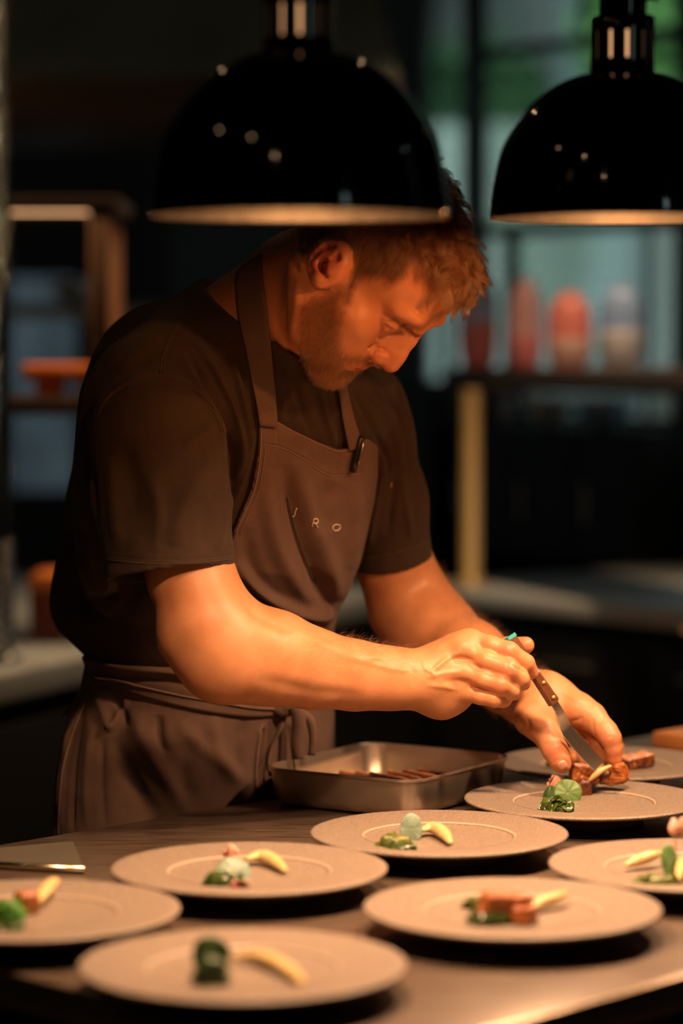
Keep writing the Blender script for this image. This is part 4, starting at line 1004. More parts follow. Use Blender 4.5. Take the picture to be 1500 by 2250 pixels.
# beard: outline drawn on the near side and mirrored to the far side
mir = HO + ar[:, None] * HR + HFf[:, None] * HF + HUu[:, None] * HU
mirx, miry = proj(mir)
BP_ = [(755, 632), (758, 651), (751, 669), (748, 695), (747, 722), (747, 749), (750, 770), (757, 785), (774, 783), (810, 787), (842, 799), (850, 812), (810, 811), (790, 802), (774, 797), (760, 795), (751, 804), (752, 813), (762, 815), (800, 818), (790, 850), (750, 870), (715, 870), (680, 800), (666, 755), (658, 704), (660, 674), (689, 658), (709, 648), (730, 638), (742, 630)]
bsd = poly_sd(mirx, miry, BP_)
MU = -0.0548
mouth = np.clip(1 - np.hypot((HUu - MU) / 0.0115, HRr / 0.026), 0, 1) * (HFf > 0.066)
_n = sum(np.sin(BV @ np.array(v) * 420 + i * 1.7) for i, v in enumerate(((1, .3, .2), (-.4, 1, .5), (.2, -.6, 1), (.8, .7, -.5)))) / 4
bd = np.clip(0.42 - (bsd + 5 * _n) / 26.0, 0, 1) * in_head * (HUu < 0.03) * (1 - np.clip(mouth * 2.5, 0, 1)) * (HFf < 0.0945) * (HUu > -0.115)
bd = bd * ~((np.linalg.norm(BV - EZ(380, 470), axis=1) < 0.021) & (HRr > 0.072))
set_attr(body_o, 'beard', np.clip(bd, 0, 1) * 0.62)
set_attr(body_o, 'lips', np.clip(mouth * 2.0 - 0.35, 0, 1) * 0.8 * in_head * (HFf > 0.072))
earm = np.clip(1.6 - np.linalg.norm(BV - EZ(380, 430), axis=1) / 0.022, 0, 1) * (HRr > 0.073) * in_head
red = np.maximum(earm * 0.85, 0.22 * in_head)
red = np.maximum(red, 0.35 * in_head * (HFf > 0.090) * (HUu < -0.010))
for q in (RH(1110, 335, 2.90), RH(1110, 520, 2.89), RH(1030, 690, 2.885), RH(1320, 530, 2.925), LH(650, 880, 2.975), LH(720, 1020, 2.975), LH(1200, 760, 2.99), LH(1260, 950, 2.995), RH(1290, 272, 2.96)):
    red = np.maximum(red, 0.5 * np.clip(1.3 - np.linalg.norm(BV - q, axis=1) / 0.013, 0, 1))
set_attr(body_o, 'redness', red)

# eyes
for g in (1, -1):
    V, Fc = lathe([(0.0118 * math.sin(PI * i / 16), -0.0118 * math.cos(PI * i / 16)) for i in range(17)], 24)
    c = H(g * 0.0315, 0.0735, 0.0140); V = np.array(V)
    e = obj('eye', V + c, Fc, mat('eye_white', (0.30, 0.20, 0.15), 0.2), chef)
# thumbnail
def patch_nail(cx, cy, w_, h_, ang, bvh):
    pts = []; n = 9; ca, sa = math.cos(ang), math.sin(ang)
    V = []; Fc = []
    for j in range(n):
        for i in range(n):
            u = (i / (n - 1) * 2 - 1); v = (j / (n - 1) * 2 - 1)
            uu = u * math.sqrt(1 - v * v / 2.2); vv_ = v * math.sqrt(1 - u * u / 2.6)
            px = cx + ca * uu * w_ - sa * vv_ * h_; py = cy + sa * uu * w_ + ca * vv_ * h_
            r = ray(px, py); r = r / np.linalg.norm(r)
            h = bvh.ray_cast(Vector(CAMP + r * 2.0), Vector(r))
            if h[0] is None: return None
            edge = max(abs(u), abs(v))
            V.append(np.array(h[0]) + np.array(h[1]) * (0.0007 if edge < 0.9 else -0.0004))
    for j in range(n - 1):
        for i in range(n - 1): a = j * n + i; Fc.append((a, a + n, a + n + 1, a + 1))
    return V, Fc
def tri_bvh(V, Fc): return BVHTree.FromPolygons([tuple(v) for v in V], [tuple(f) for f in Fc.tolist()])
sel = (BV[:, 0] > 0.2) & (BV[:, 2] < 1.12)
idx = np.full(len(BV), -1); idx[sel] = np.arange(sel.sum()); fs = BF[sel[BF].all(1)]
hb = tri_bvh(BV[sel], idx[fs])
M['nail'] = mat('fingernail', (0.66, 0.33, 0.22), 0.22)
r_ = patch_nail(1235, 1681, 11.5, 10, -0.45, hb)
if r_: obj('thumbnail', np.array(r_[0]), np.array(r_[1]), M['nail'], chef)

# ================================================================== clothes
# torso slices: (frame y of the slice, centre px, depth, half width, half depth)
SL = [(640, 520, 3.10, 0.02, 0.02), (700, 560, 3.08, 0.085, 0.065), (760, 585, 3.05, 0.13, 0.088), (830, 580, 3.04, 0.157, 0.105), (950, 536, 3.06, 0.172, 0.125), (1000, 516, 3.07, 0.172, 0.130), (1100, 504, 3.09, 0.169, 0.135),
      (1170, 494, 3.10, 0.165, 0.135), (1240, 480, 3.11, 0.163, 0.135), (1300, 466, 3.12, 0.162, 0.128), (1345, 452, 3.13, 0.162, 0.120), (1390, 452, 3.14, 0.158, 0.112), (1450, 466, 3.15, 0.155, 0.106),
      (1500, 462, 3.16, 0.160, 0.108), (1560, 446, 3.165, 0.168, 0.112), (1700, 434, 3.17, 0.184, 0.107), (1850, 432, 3.175, 0.190, 0.106), (2300, 432, 3.18, 0.19, 0.106)]
_sz = np.array([P(c, y, d)[2] for y, c, d, a, b in SL])[::-1]
_sc = np.array([P(c, y, d) for y, c, d, a, b in SL])[::-1]
_sa = np.array([a for *_, a, b in SL])[::-1]; _sb = np.array([b for *_, b in SL])[::-1]
def form(Q, grow=0.0, sup=2.3):
    z = Q[:, 2]
    cx = np.interp(z, _sz, _sc[:, 0]); cy = np.interp(z, _sz, _sc[:, 1]); a = np.interp(z, _sz, _sa) + grow; b = np.interp(z, _sz, _sb) + grow
    qx = Q[:, 0] - cx; qy = Q[:, 1] - cy
    u = np.abs(qx * RB[0] + qy * RB[1]) / a; v = np.abs(qx * FB[0] + qy * FB[1]) / b
    rr = (u ** sup + v ** sup) ** (1 / sup)
    d = (rr - 1) * np.minimum(a, b) * 0.92
    return np.maximum(d, (z - (_sz[-1] - 0.0)) )
_bc = (P(470, 1250, 3.1))
# ---- shirt
shirt = Sdf()
shirt.add(lambda Q: form(Q), _bc, 1.2, 0.02)
shirt.cone(P(330, 878, 2.935), P(540, 770, 3.05), 0.062, 0.085, 0.05)
shirt.cone(P(318, 850, 2.95), P(480, 712, 3.06), 0.050, 0.042, 0.04)
shirt.cone(P(785, 895, 3.185), P(610, 800, 3.07), 0.054, 0.078, 0.05)
shirt.ell(P(330, 960, 3.10), (0.085, 0.085, 0.15), k=0.06)
shirt.chain([P(250, 1120, 3.10), P(236, 1250, 3.11), P(212, 1325, 3.12), P(258, 1392, 3.12)], [0.052, 0.052, 0.046, 0.030], 0.03)
shirt.cone(P(545, 765, 3.03), P(640, 685, 2.975), 0.072, 0.064, 0.04)                       # collar rise
shirt.ell(P(222, 1090, 2.98), (0.03, 0.09, 0.13), k=0.03)
# sleeves
shirt.chain([P(330, 880, 2.935), P(345, 960, 2.885), P(354, 1080, 2.86), P(374, 1258, 2.845)], [0.064, 0.069, 0.070, 0.0700], 0.012, kin=0.02)
shirt.chain([P(785, 900, 3.185), P(800, 960, 3.19), P(838, 1100, 3.20), P(866, 1246, 3.215)], [0.056, 0.056, 0.052, 0.0475], 0.012, kin=0.02)
# hems: sleeves end on planes, hollow inside; neckline cut
def halfspace(p, n):
    n = np.asarray(n, float); n = n / np.linalg.norm(n); return lambda Q: (Q - p) @ n
nh = P(374, 1258, 2.845) - P(354, 1080, 2.86); nh /= np.linalg.norm(nh)
nf_ = P(866, 1246, 3.215) - P(838, 1100, 3.20); nf_ /= np.linalg.norm(nf_)
arm_near_c = P(374, 1262, 2.845); arm_far_c = P(862, 1236, 3.215)
COLp = P(560, 700, 2.99)
cn = np.cross(P(640, 768, 2.955) - P(475, 628, 3.07), P(560, 742, 2.90) - P(475, 628, 3.07)); cn /= np.linalg.norm(cn)
if cn[2] < 0: cn = -cn
cold = (P(475, 628, 3.07)) @ cn
hollow_n = Sdf(); hollow_n.cone(P(366, 1200, 2.85), P(376, 1300, 2.842), 0.058, 0.0662, 0.01)
hollow_f = Sdf(); hollow_f.cone(P(858, 1195, 3.21), P(868, 1290, 3.216), 0.040, 0.0440, 0.01)
hollow_c = Sdf(); hollow_c.cone(P(540, 757, 3.03), P(690, 630, 2.95), 0.067, 0.0605, 0.01)
def ev_shirt(Q, c=None, r=1e9):
    d = shirt.ev(Q, c, r)
    # sleeves end at their hems
    near = np.linalg.norm(Q - P(374, 1258, 2.845), axis=1) < 0.16
    far = np.linalg.norm(Q - P(866, 1246, 3.215), axis=1) < 0.10
    form_d = form(Q)
    sl_n = (Q - arm_near_c) @ nh; sl_f = (Q - arm_far_c) @ nf_
    torso_in = form_d < 0.004
    back = shirt_back(Q)
    dn = np.where(near & (sl_n > -0.02), np.maximum(d, np.where((form_d < 0.012) | (back < 0.012), -1, sl_n)), d)
    d = dn
    d = np.where(far & (sl_f > -0.02), np.maximum(d, np.where(form_d < 0.012, -1, sl_f)), d)
    m = np.where(form_d > 0.003, -hollow_n.ev(Q), -1); m = np.where(back < 0.003, -1, m); d = np.maximum(d, m)
    m = np.where(form_d > 0.003, -hollow_f.ev(Q), -1); d = np.maximum(d, m)
    d = np.maximum(d, Q @ cn - cold - 0.0)
    d = np.maximum(d, np.where(Q @ cn - cold > -0.022, -hollow_c.ev(Q), -1))
    return np.maximum(d, P(300, 1455, 3.12)[2] - Q[:, 2])
_sb_ = Sdf(); _sb_.chain([P(250, 1120, 3.10), P(236, 1250, 3.11), P(212, 1325, 3.12), P(258, 1392, 3.12)], [0.052, 0.052, 0.046, 0.030], 0.03)
def shirt_back(Q): return _sb_.ev(Q)
SV, SF = polygonize(ev_shirt, (-0.42, 2.74, 1.04), (0.20, 3.42, 1.58), 0.0024, 14)
SV = smooth_mesh(SV, SF, 2, 0.5)
st = []
def S_(pts, w, a, fade=0.25): st.append((catmull_px(pts), w, a, fade))
def catmull_px(pts): return [(p[0], p[1]) for p in catmull([(a, b, 0) for a, b in pts], 4)]
# shoulder seam, yoke seam, sleeve seam
S_([(214, 905), (240, 868), (285, 836), (340, 823), (395, 832), (440, 862), (480, 910), (494, 955)], 2.2, 0.0016, 0.05)
S_([(214, 912), (242, 875), (288, 843), (340, 830), (393, 840), (436, 869), (474, 916)], 2.2, -0.0020, 0.05)
S_([(352, 816), (360, 770), (392, 710), (440, 662)], 2.0, 0.0012, 0.05); S_([(358, 818), (366, 772), (398, 712), (444, 666)], 2.0, -0.0014, 0.05)
S_([(470, 640), (510, 690), (545, 740)], 2.5, -0.0012, 0.1)
# folds on the chest between shoulder and strap
S_([(440, 690), (500, 760), (528, 850), (545, 960), (520, 1060)], 9, 0.0061); S_([(470, 700), (520, 790), (548, 880)], 6, -0.0054)
S_([(430, 750), (480, 830), (520, 920), (530, 1000), (500, 1080)], 8, 0.0068); S_([(410, 770), (455, 850), (500, 930), (512, 1010)], 6, -0.0061)
S_([(400, 790), (440, 860), (478, 930), (500, 1000)], 7, 0.0047)
S_([(560, 900), (552, 980), (530, 1060), (505, 1120)], 8, 0.0054)
S_([(500, 950), (512, 1010), (505, 1090)], 7, -0.0081)
# near sleeve
S_([(232, 1222), (300, 1230), (380, 1232), (450, 1228), (514, 1220)], 2.2, -0.0016, 0.02); S_([(232, 1228), (300, 1236), (380, 1238), (450, 1234), (514, 1226)], 2.0, 0.0011, 0.02)
S_([(480, 1000), (430, 1060), (390, 1150), (380, 1200)], 22, 0.0061); S_([(495, 1060), (460, 1120), (440, 1200)], 16, -0.0054); S_([(500, 1110), (486, 1160), (480, 1210)], 12, 0.0041)
S_([(260, 960), (290, 1060), (300, 1180)], 26, -0.0041); S_([(240, 1000), (250, 1120), (262, 1210)], 14, 0.0041); S_([(470, 930), (440, 960), (400, 980)], 14, 0.0041)
S_([(330, 1040), (350, 1130), (340, 1215)], 16, 0.0034)
# far chest and sleeve
S_([(790, 850), (845, 900), (870, 960), (880, 1040)], 9, 0.0061); S_([(770, 850), (815, 930), (850, 1010), (860, 1080)], 7, -0.0054); S_([(830, 830), (868, 900), (884, 960)], 6, -0.0047)
S_([(850, 1000), (830, 1080), (815, 1160), (810, 1200)], 9, 0.0068); S_([(875, 1010), (862, 1090), (850, 1180)], 9, -0.0054); S_([(885, 1040), (892, 1110), (905, 1190)], 9, 0.0041)
S_([(782, 1222), (860, 1215), (940, 1188)], 2.0, -0.0016, 0.02); S_([(850, 880), (872, 930), (880, 990)], 4, 0.0041)
# shirt front under the chin
S_([(600, 740), (612, 840), (622, 930)], 9, 0.0054); S_([(640, 790), (655, 870), (690, 960)], 10, -0.0054); S_([(700, 850), (715, 920), (738, 980)], 8, 0.0054)
S_([(585, 742), (610, 762), (650, 782), (680, 785)], 3, 0.0016); S_([(590, 765), (640, 790), (680, 800)], 2, -0.0014)
# back blouse
S_([(158, 1200), (190, 1260), (235, 1310), (290, 1330)], 14, 0.004); S_([(150, 1270), (190, 1330), (240, 1370)], 10, -0.006); S_([(175, 1150), (200, 1200), (215, 1280)], 12, -0.004)
S_([(180, 1000), (196, 1080), (205, 1170)], 10, 0.003); S_([(140, 1300), (175, 1350), (200, 1400)], 9, 0.004)
S_([(180, 900), (192, 980), (206, 1060), (214, 1150)], 6, -0.004)
# upper back
S_([(420, 690), (330, 750), (260, 820)], 18, 0.002); S_([(330, 790), (280, 820), (230, 890)], 12, -0.0025)
SV = brush(SV, SF, st)
def cloth_mat(name, c1, c2, weave=1400, rough=0.85, twill=True):
    m = bpy.data.materials.new(name); m.use_nodes = True; nt = m.node_tree; b = nt.nodes['Principled BSDF']
    b.inputs['Roughness'].default_value = rough; b.inputs['Specular IOR Level'].default_value = 0.25; b.inputs['Sheen Weight'].default_value = 0.06; b.inputs['Sheen Roughness'].default_value = 0.5
    tc = nt.nodes.new('ShaderNodeTexCoord')
    n = nt.nodes.new('ShaderNodeTexNoise'); n.inputs['Scale'].default_value = 12; n.inputs['Detail'].default_value = 8; n.inputs['Roughness'].default_value = 0.65; nt.links.new(tc.outputs['Object'], n.inputs['Vector'])
    r = nt.nodes.new('ShaderNodeValToRGB'); r.color_ramp.elements[0].position = 0.35; r.color_ramp.elements[1].position = 0.7
    r.color_ramp.elements[0].color = (*c1, 1); r.color_ramp.elements[1].color = (*c2, 1); nt.links.new(n.outputs['Fac'], r.inputs['Fac']); nt.links.new(r.outputs['Color'], b.inputs['Base Color'])
    w = nt.nodes.new('ShaderNodeTexWave'); w.wave_type = 'BANDS'; w.bands_direction = 'DIAGONAL'; w.inputs['Scale'].default_value = weave / 4; w.inputs['Distortion'].default_value = 0.6
    nt.links.new(tc.outputs['Object'], w.inputs['Vector'])
    n2 = nt.nodes.new('ShaderNodeTexNoise'); n2.inputs['Scale'].default_value = weave; nt.links.new(tc.outputs['Object'], n2.inputs['Vector'])
    n3 = nt.nodes.new('ShaderNodeTexNoise'); n3.inputs['Scale'].default_value = 55; n3.inputs['Detail'].default_value = 3; nt.links.new(tc.outputs['Object'], n3.inputs['Vector'])
    ad = nt.nodes.new('ShaderNodeMath'); ad.operation = 'ADD'; nt.links.new(w.outputs['Fac'] if twill else n2.outputs['Fac'], ad.inputs[0]); nt.links.new(n2.outputs['Fac'], ad.inputs[1])
    bp = nt.nodes.new('ShaderNodeBump'); bp.inputs['Strength'].default_value = 0.4; bp.inputs['Distance'].default_value = 0.0004; nt.links.new(ad.outputs[0], bp.inputs['Height'])
    bp2 = nt.nodes.new('ShaderNodeBump'); bp2.inputs['Strength'].default_value = 0.3; bp2.inputs['Distance'].default_value = 0.003; nt.links.new(n3.outputs['Fac'], bp2.inputs['Height']); nt.links.new(bp.outputs['Normal'], bp2.inputs['Normal'])
    nt.links.new(bp2.outputs['Normal'], b.inputs['Normal']); return m
M['shirt'] = cloth_mat('brown_jersey', (0.033, 0.018, 0.0105), (0.048, 0.027, 0.016), 1800, twill=False)
M['apron'] = cloth_mat('grey_brown_twill', (0.115, 0.066, 0.048), (0.155, 0.094, 0.070), 1500)
shirt_o = obj('t_shirt', SV, SF, M['shirt'], chef)

# ---- apron: bib, waist and skirt in one cloth
BIB = [(570, 918), (608, 925), (650, 948), (700, 972), (742, 988), (780, 982), (806, 962), (830, 980), (830, 1420), (740, 1460), (560, 1460), (430, 1430), (470, 1300), (505, 1220), (511, 1172), (530, 1126), (553, 1072), (566, 1000)]
zb = P(466, 1440, 3.1)[2]
def ev_apron(Q, c=None, r=1e9):
    low = np.maximum(form(Q, 0.008), Q[:, 2] - zb)
    low = np.maximum(low, 0.50 - Q[:, 2])
    x, y = proj(Q)
    pd = poly_sd(x, y, BIB) * 0.00052
    fr = ((Q - _bc) @ FB)
    bib = np.maximum(np.maximum(form(Q, 0.0085), pd), -fr + 0.0)
    k = 0.006; h = np.maximum(k - np.abs(low - bib), 0) / k
    return np.minimum(low, bib) - h * h * k / 4
AV, AF = polygonize(ev_apron, (-0.44, 2.80, 0.48), (0.12, 3.50, 1.40), 0.0026, 14)
AV = smooth_mesh(AV, AF, 1, 0.5)
st = []
# bib: top hem band and its stitching
S_([(572, 975), (620, 985), (665, 1008), (715, 1042), (760, 1045), (800, 1036)], 2.0, -0.0015, 0.02); S_([(572, 969), (620, 979), (665, 1002), (715, 1036), (760, 1039), (800, 1030)], 2.2, 0.0012, 0.02)
S_([(578, 925), (620, 933), (660, 955), (710, 980), (745, 993)], 2.0, -0.0009, 0.02); S_([(607, 928), (610, 975)], 2.2, -0.0012, 0.02); S_([(740, 990), (738, 1040)], 2.2, -0.0012, 0.02)
S_([(578, 980), (572, 1040), (558, 1090), (536, 1130), (518, 1176)], 2.0, -0.0010, 0.02)
# long diagonal folds of the bib
S_([(655, 1010), (672, 1090), (700, 1180), (728, 1260), (748, 1320)], 20, 0.0083); S_([(628, 1020), (640, 1100), (662, 1190), (698, 1280), (726, 1340)], 16, -0.0090)
S_([(588, 1030), (592, 1120), (612, 1210), (655, 1290), (700, 1345)], 20, 0.0075); S_([(735, 1060), (715, 1110), (712, 1170)], 20, -0.0060); S_([(780, 1060), (782, 1150), (768, 1250)], 14, 0.0060)
S_([(540, 1160), (550, 1240), (585, 1300), (640, 1345)], 18, -0.0060)
S_([(520, 1235), (560, 1290), (620, 1330), (700, 1350), (730, 1340)], 14, 0.0128); S_([(520, 1275), (570, 1325), (640, 1362), (722, 1384)], 9, -0.0165); S_([(520, 1310), (590, 1360), (660, 1388), (716, 1400)], 8, 0.0075)
S_([(700, 1400), (705, 1425)], 10, 0.0060)
# under the arm: gathered cloth over the belt
S_([(215, 1432), (300, 1430), (390, 1440)], 7, 0.004); S_([(205, 1452), (300, 1458), (400, 1466), (520, 1500)], 8, -0.0035); S_([(210, 1468), (310, 1470), (420, 1482), (560, 1524), (650, 1545)], 8, 0.0050)
S_([(240, 1492), (330, 1490), (430, 1508), (540, 1540)], 7, -0.004); S_([(430, 1500), (520, 1512), (620, 1540)], 9, 0.004)
# skirt
S_([(205, 1500), (262, 1548), (280, 1600)], 8, -0.0045); S_([(280, 1535), (250, 1590), (232, 1600)], 7, 0.0050); S_([(200, 1510), (225, 1560), (240, 1610)], 12, 0.003)
S_([(300, 1560), (310, 1620), (360, 1700), (420, 1790)], 20, 0.005); S_([(250, 1620), (280, 1700), (340, 1790)], 18, -0.004); S_([(350, 1570), (350, 1620), (365, 1660)], 10, -0.005)
S_([(390, 1590), (440, 1640), (500, 1690), (560, 1730)], 18, 0.003); S_([(420, 1620), (400, 1700), (420, 1780)], 20, -0.0035); S_([(470, 1570), (475, 1640), (520, 1720)], 16, 0.0035); S_([(540, 1580), (520, 1640), (530, 1720)], 14, -0.003)
S_([(165, 1560), (150, 1640), (138, 1740), (134, 1830)], 5, 0.004); S_([(185, 1560), (165, 1660), (158, 1780), (160, 1830)], 6, -0.004); S_([(200, 1590), (190, 1700), (190, 1820)], 10, 0.0035); S_([(225, 1620), (222, 1720), (230, 1820)], 9, -0.0035)
S_([(190, 1530), (160, 1600), (135, 1690), (128, 1780)], 3, 0.003, 0.05)
S_([(570, 1600), (560, 1690), (562, 1770)], 3.0, 0.0028, 0.05); S_([(580, 1600), (570, 1690), (572, 1765)], 4, -0.0045, 0.05); S_([(690, 1560), (700, 1640), (705, 1700)], 8, 0.003)
S_([(640, 1620), (650, 1680), (640, 1740)], 9, -0.003)
AV = brush(AV, AF, st)
apron_o = obj('apron', AV, AF, M['apron'], chef)
a_b = tri_bvh(AV, AF); s_b = tri_bvh(SV, SF); b_b = tri_bvh(BV, BF)
def cast(px, py, trees, start=2.3):
    r = ray(px, py); r = r / np.linalg.norm(r); best = None
    for t in trees:
        h = t.ray_cast(Vector(CAMP + r * start), Vector(r))
        if h[0] is not None and (best is None or h[3] < best[3]): best = h
    return best
# stitched bands: straps and belt drawn as flat cloth ribbons lying on what is below
def ribbon(name, left, right, trees, lift, m, parent, thick=0.0016, n=28, cols=9, relax=True, dmap=None):
    L = catmull([(a, b, 0) for a, b in left], 8); R = catmull([(a, b, 0) for a, b in right], 8)
    def samp(C, t):
        f = t * (len(C) - 1); i = min(int(f), len(C) - 2); return C[i] + (C[i + 1] - C[i]) * (f - i)
    D = np.full((n, cols), np.nan); PX = np.zeros((n, cols, 2))
    for j in range(n):
        l = samp(L, j / (n - 1)); r = samp(R, j / (n - 1))
        for i in range(cols):
            q = l + (r - l) * i / (cols - 1); PX[j, i] = q[:2]; h = cast(q[0], q[1], trees)
            if h is not None: D[j, i] = h[0][1] - lift
    # fill misses, then relax so the cloth bridges hollows
    for j in range(n):
        ok = ~np.isnan(D[j])
        if ok.any(): D[j] = np.interp(np.arange(cols), np.arange(cols)[ok], D[j][ok])
    okr = ~np.isnan(D[:, 0])
    for i in range(cols): D[:, i] = np.interp(np.arange(n), np.arange(n)[okr], D[okr, i])
    D0 = D.copy()
    if relax:
        for _ in range(60):
            A = D.copy(); A[1:-1] = (D[:-2] + D[2:]) / 2; A[:, 1:-1] = (A[:, 1:-1] * 2 + D[:, :-2] + D[:, 2:]) / 4; D = np.minimum(A, D0)
    if dmap is not None: D = dmap(D)
    V = [P(PX[j, i, 0], PX[j, i, 1], D[j, i]) for j in range(n) for i in range(cols)]
    Fc = [(j * cols + i, j * cols + i + 1, (j + 1) * cols + i + 1, (j + 1) * cols + i) for j in range(n - 1) for i in range(cols - 1)]
    o = obj(name, np.array(V), np.array(Fc)[:, ::-1], m, parent)
    md = o.modifiers.new('solid', 'SOLIDIFY'); md.thickness = thick; md.offset = 1.0
    return o
ribbon('neck_strap', [(574, 560), (548, 574), (524, 598), (520, 640), (526, 700), (540, 770), (553, 840), (563, 890), (570, 935)],
       [(576, 560), (574, 575), (576, 600), (583, 650), (590, 710), (597, 780), (602, 840), (606, 890), (608, 940)], (b_b, s_b, a_b), 0.0035, M['apron'], apron_o, n=40)
ribbon('neck_strap', [(738, 830), (744, 868), (752, 920), (760, 960), (766, 990)], [(756, 830), (764, 868), (777, 920), (788, 955), (794, 985)], (s_b, a_b), 0.0035, M['apron'], apron_o, n=16, cols=5)
ribbon('waist_belt', [(203, 1484), (250, 1490), (330, 1512), (440, 1536), (540, 1548), (612, 1552)], [(203, 1504), (250, 1512), (330, 1536), (440, 1562), (540, 1576), (612, 1574)], (a_b, s_b), 0.004, M['apron'], apron_o, n=40, cols=5)
# knot and hanging loops
q = cast(622, 1562, (a_b,)); qd = q[0][1] - 0.012
kn = Sdf(); kn.ell(P(622, 1560, qd), (0.013, 0.010, 0.009), k=0.004).ell(P(634, 1552, qd - 0.004), (0.010, 0.008, 0.006), k=0.003)
V, Fc = polygonize(kn.ev, P(622, 1560, qd) - 0.03, P(622, 1560, qd) + 0.03, 0.0015, 8); obj('belt_knot', V, Fc, M['apron'], apron_o)
def band(name, path, w, depth, m, parent, thick=0.0015):
    """strip of cloth: path of (px, py, extra depth, half width px, slant)"""
    C = catmull(path, 6); V = []; n = len(C)
    for c in C:
        V.append(P(c[0] - c[3], c[1] + c[4], depth + c[2])); V.append(P(c[0], c[1], depth + c[2] - 0.0012)); V.append(P(c[0] + c[3], c[1] - c[4], depth + c[2]))
    Fc = [(3 * j + i, 3 * j + i + 1, 3 * j + 4 + i, 3 * j + 3 + i) for j in range(n - 1) for i in (0, 1)]
    o = obj(name, np.array(V), np.array(Fc)[:, ::-1], m, parent); md = o.modifiers.new('solid', 'SOLIDIFY'); md.thickness = thick; md.offset = 0; return o
band('belt_loop', [(618, 1566, 0.0, 7, 8), (626, 1552, -0.006, 10, 10), (645, 1550, -0.010, 14, 6), (655, 1570, -0.010, 16, 2), (656, 1605, -0.007, 15, 0), (652, 1640, -0.004, 13, 0), (655, 1668, 0.0, 12, 0)], 1, qd, M['apron'], apron_o)
band('belt_end', [(628, 1566, 0.004, 6, 3), (612, 1610, 0.002, 5, 2), (596, 1645, 0.0, 4, 1), (590, 1680, -0.002, 4, 0), (594, 1705, 0.0, 3, 0)], 1, qd, M['apron'], apron_o)
band('belt_loop', [(655, 1560, 0.004, 8, 4), (680, 1580, 0.003, 10, 2), (688, 1620, 0.004, 9, 0), (684, 1660, 0.006, 8, 0)], 1, qd, M['apron'], apron_o)
band('belt_end', [(200, 1500, 0.02, 8, 6), (180, 1524, 0.03, 10, 8), (160, 1552, 0.04, 12, 8), (142, 1572, 0.05, 7, 5)], 1, 3.16, M['apron'], apron_o)
# stitched seams: thin cords lying on the cloth
def seam(name, pts, trees, r_, m, parent, lift=0.0002, n=6):
    out = []; prev = None
    for c in catmull([(a, b, 0) for a, b in pts], n):
        h = cast(c[0], c[1], trees)
        if h is None: continue
        q = np.array(h[0]) + np.array(h[1]) * lift
        if prev is not None and np.linalg.norm(q - prev) > 0.03: break
        out.append(q); prev = q
    if len(out) > 2:
        V, Fc = tube(out, r_, 6); return obj(name, V, Fc, m, parent)
M['shirtseam'] = cloth_mat('brown_jersey_seam', (0.050, 0.028, 0.017), (0.065, 0.038, 0.024), 1800, twill=False)
M['apronseam'] = cloth_mat('apron_seam', (0.19, 0.118, 0.09), (0.24, 0.155, 0.12), 1500)
for off in (0, 6):
    seam('seam', [(214, 908 + off), (240, 870 + off), (285, 838 + off), (340, 825 + off), (395, 834 + off), (440, 864 + off), (478 - off * 0.6, 908 + off), (492 - off, 950)], (s_b,), 0.0008, M['shirtseam'], shirt_o)
    seam('seam', [(352 + off, 822), (360 + off, 772), (392 + off, 712), (440 + off, 664 + off)], (s_b,), 0.0007, M['shirtseam'], shirt_o)
    seam('hem_stitch', [(234, 1224 + off), (300, 1231 + off), (380, 1233 + off), (450, 1230 + off), (512, 1222 + off)], (s_b,), 0.0006, M['shirtseam'], shirt_o)
    seam('hem_stitch', [(786, 1222 + off), (860, 1214 + off), (938, 1188 + off)], (s_b,), 0.0006, M['shirtseam'], shirt_o)
seam('seam', [(478, 650), (505, 690), (530, 722)], (s_b,), 0.0008, M['shirtseam'], shirt_o)
seam('seam', [(606, 768), (640, 790), (676, 795)], (s_b,), 0.0008, M['shirtseam'], shirt_o)
seam('hem_stitch', [(574, 975), (620, 985), (665, 1008), (715, 1042), (760, 1045), (795, 1038)], (a_b,), 0.0008, M['apronseam'], apron_o)
seam('edge_piping', [(574, 924), (608, 929), (650, 952), (700, 976), (742, 992), (776, 987)], (a_b,), 0.0010, M['apronseam'], apron_o)
seam('edge_piping', [(574, 930), (571, 1000), (560, 1070), (537, 1126), (517, 1172)], (a_b,), 0.0009, M['apronseam'], apron_o)
seam('hem_stitch', [(582, 985), (580, 1010), (569, 1074), (547, 1128), (526, 1174)], (a_b,), 0.0005, M['apronseam'], apron_o)
seam('edge_piping', [(186, 1545), (160, 1610), (138, 1690), (130, 1780), (129, 1835)], (a_b,), 0.0010, M['apronseam'], apron_o)
seam('edge_piping', [(576, 1590), (566, 1650), (562, 1720), (562, 1768)], (a_b,), 0.0010, M['apronseam'], apron_o)
seam('edge_piping', [(205, 1486), (300, 1504), (420, 1530), (540, 1552), (612, 1556)], (a_b,), 0.0009, M['apronseam'], apron_o, 0.005)
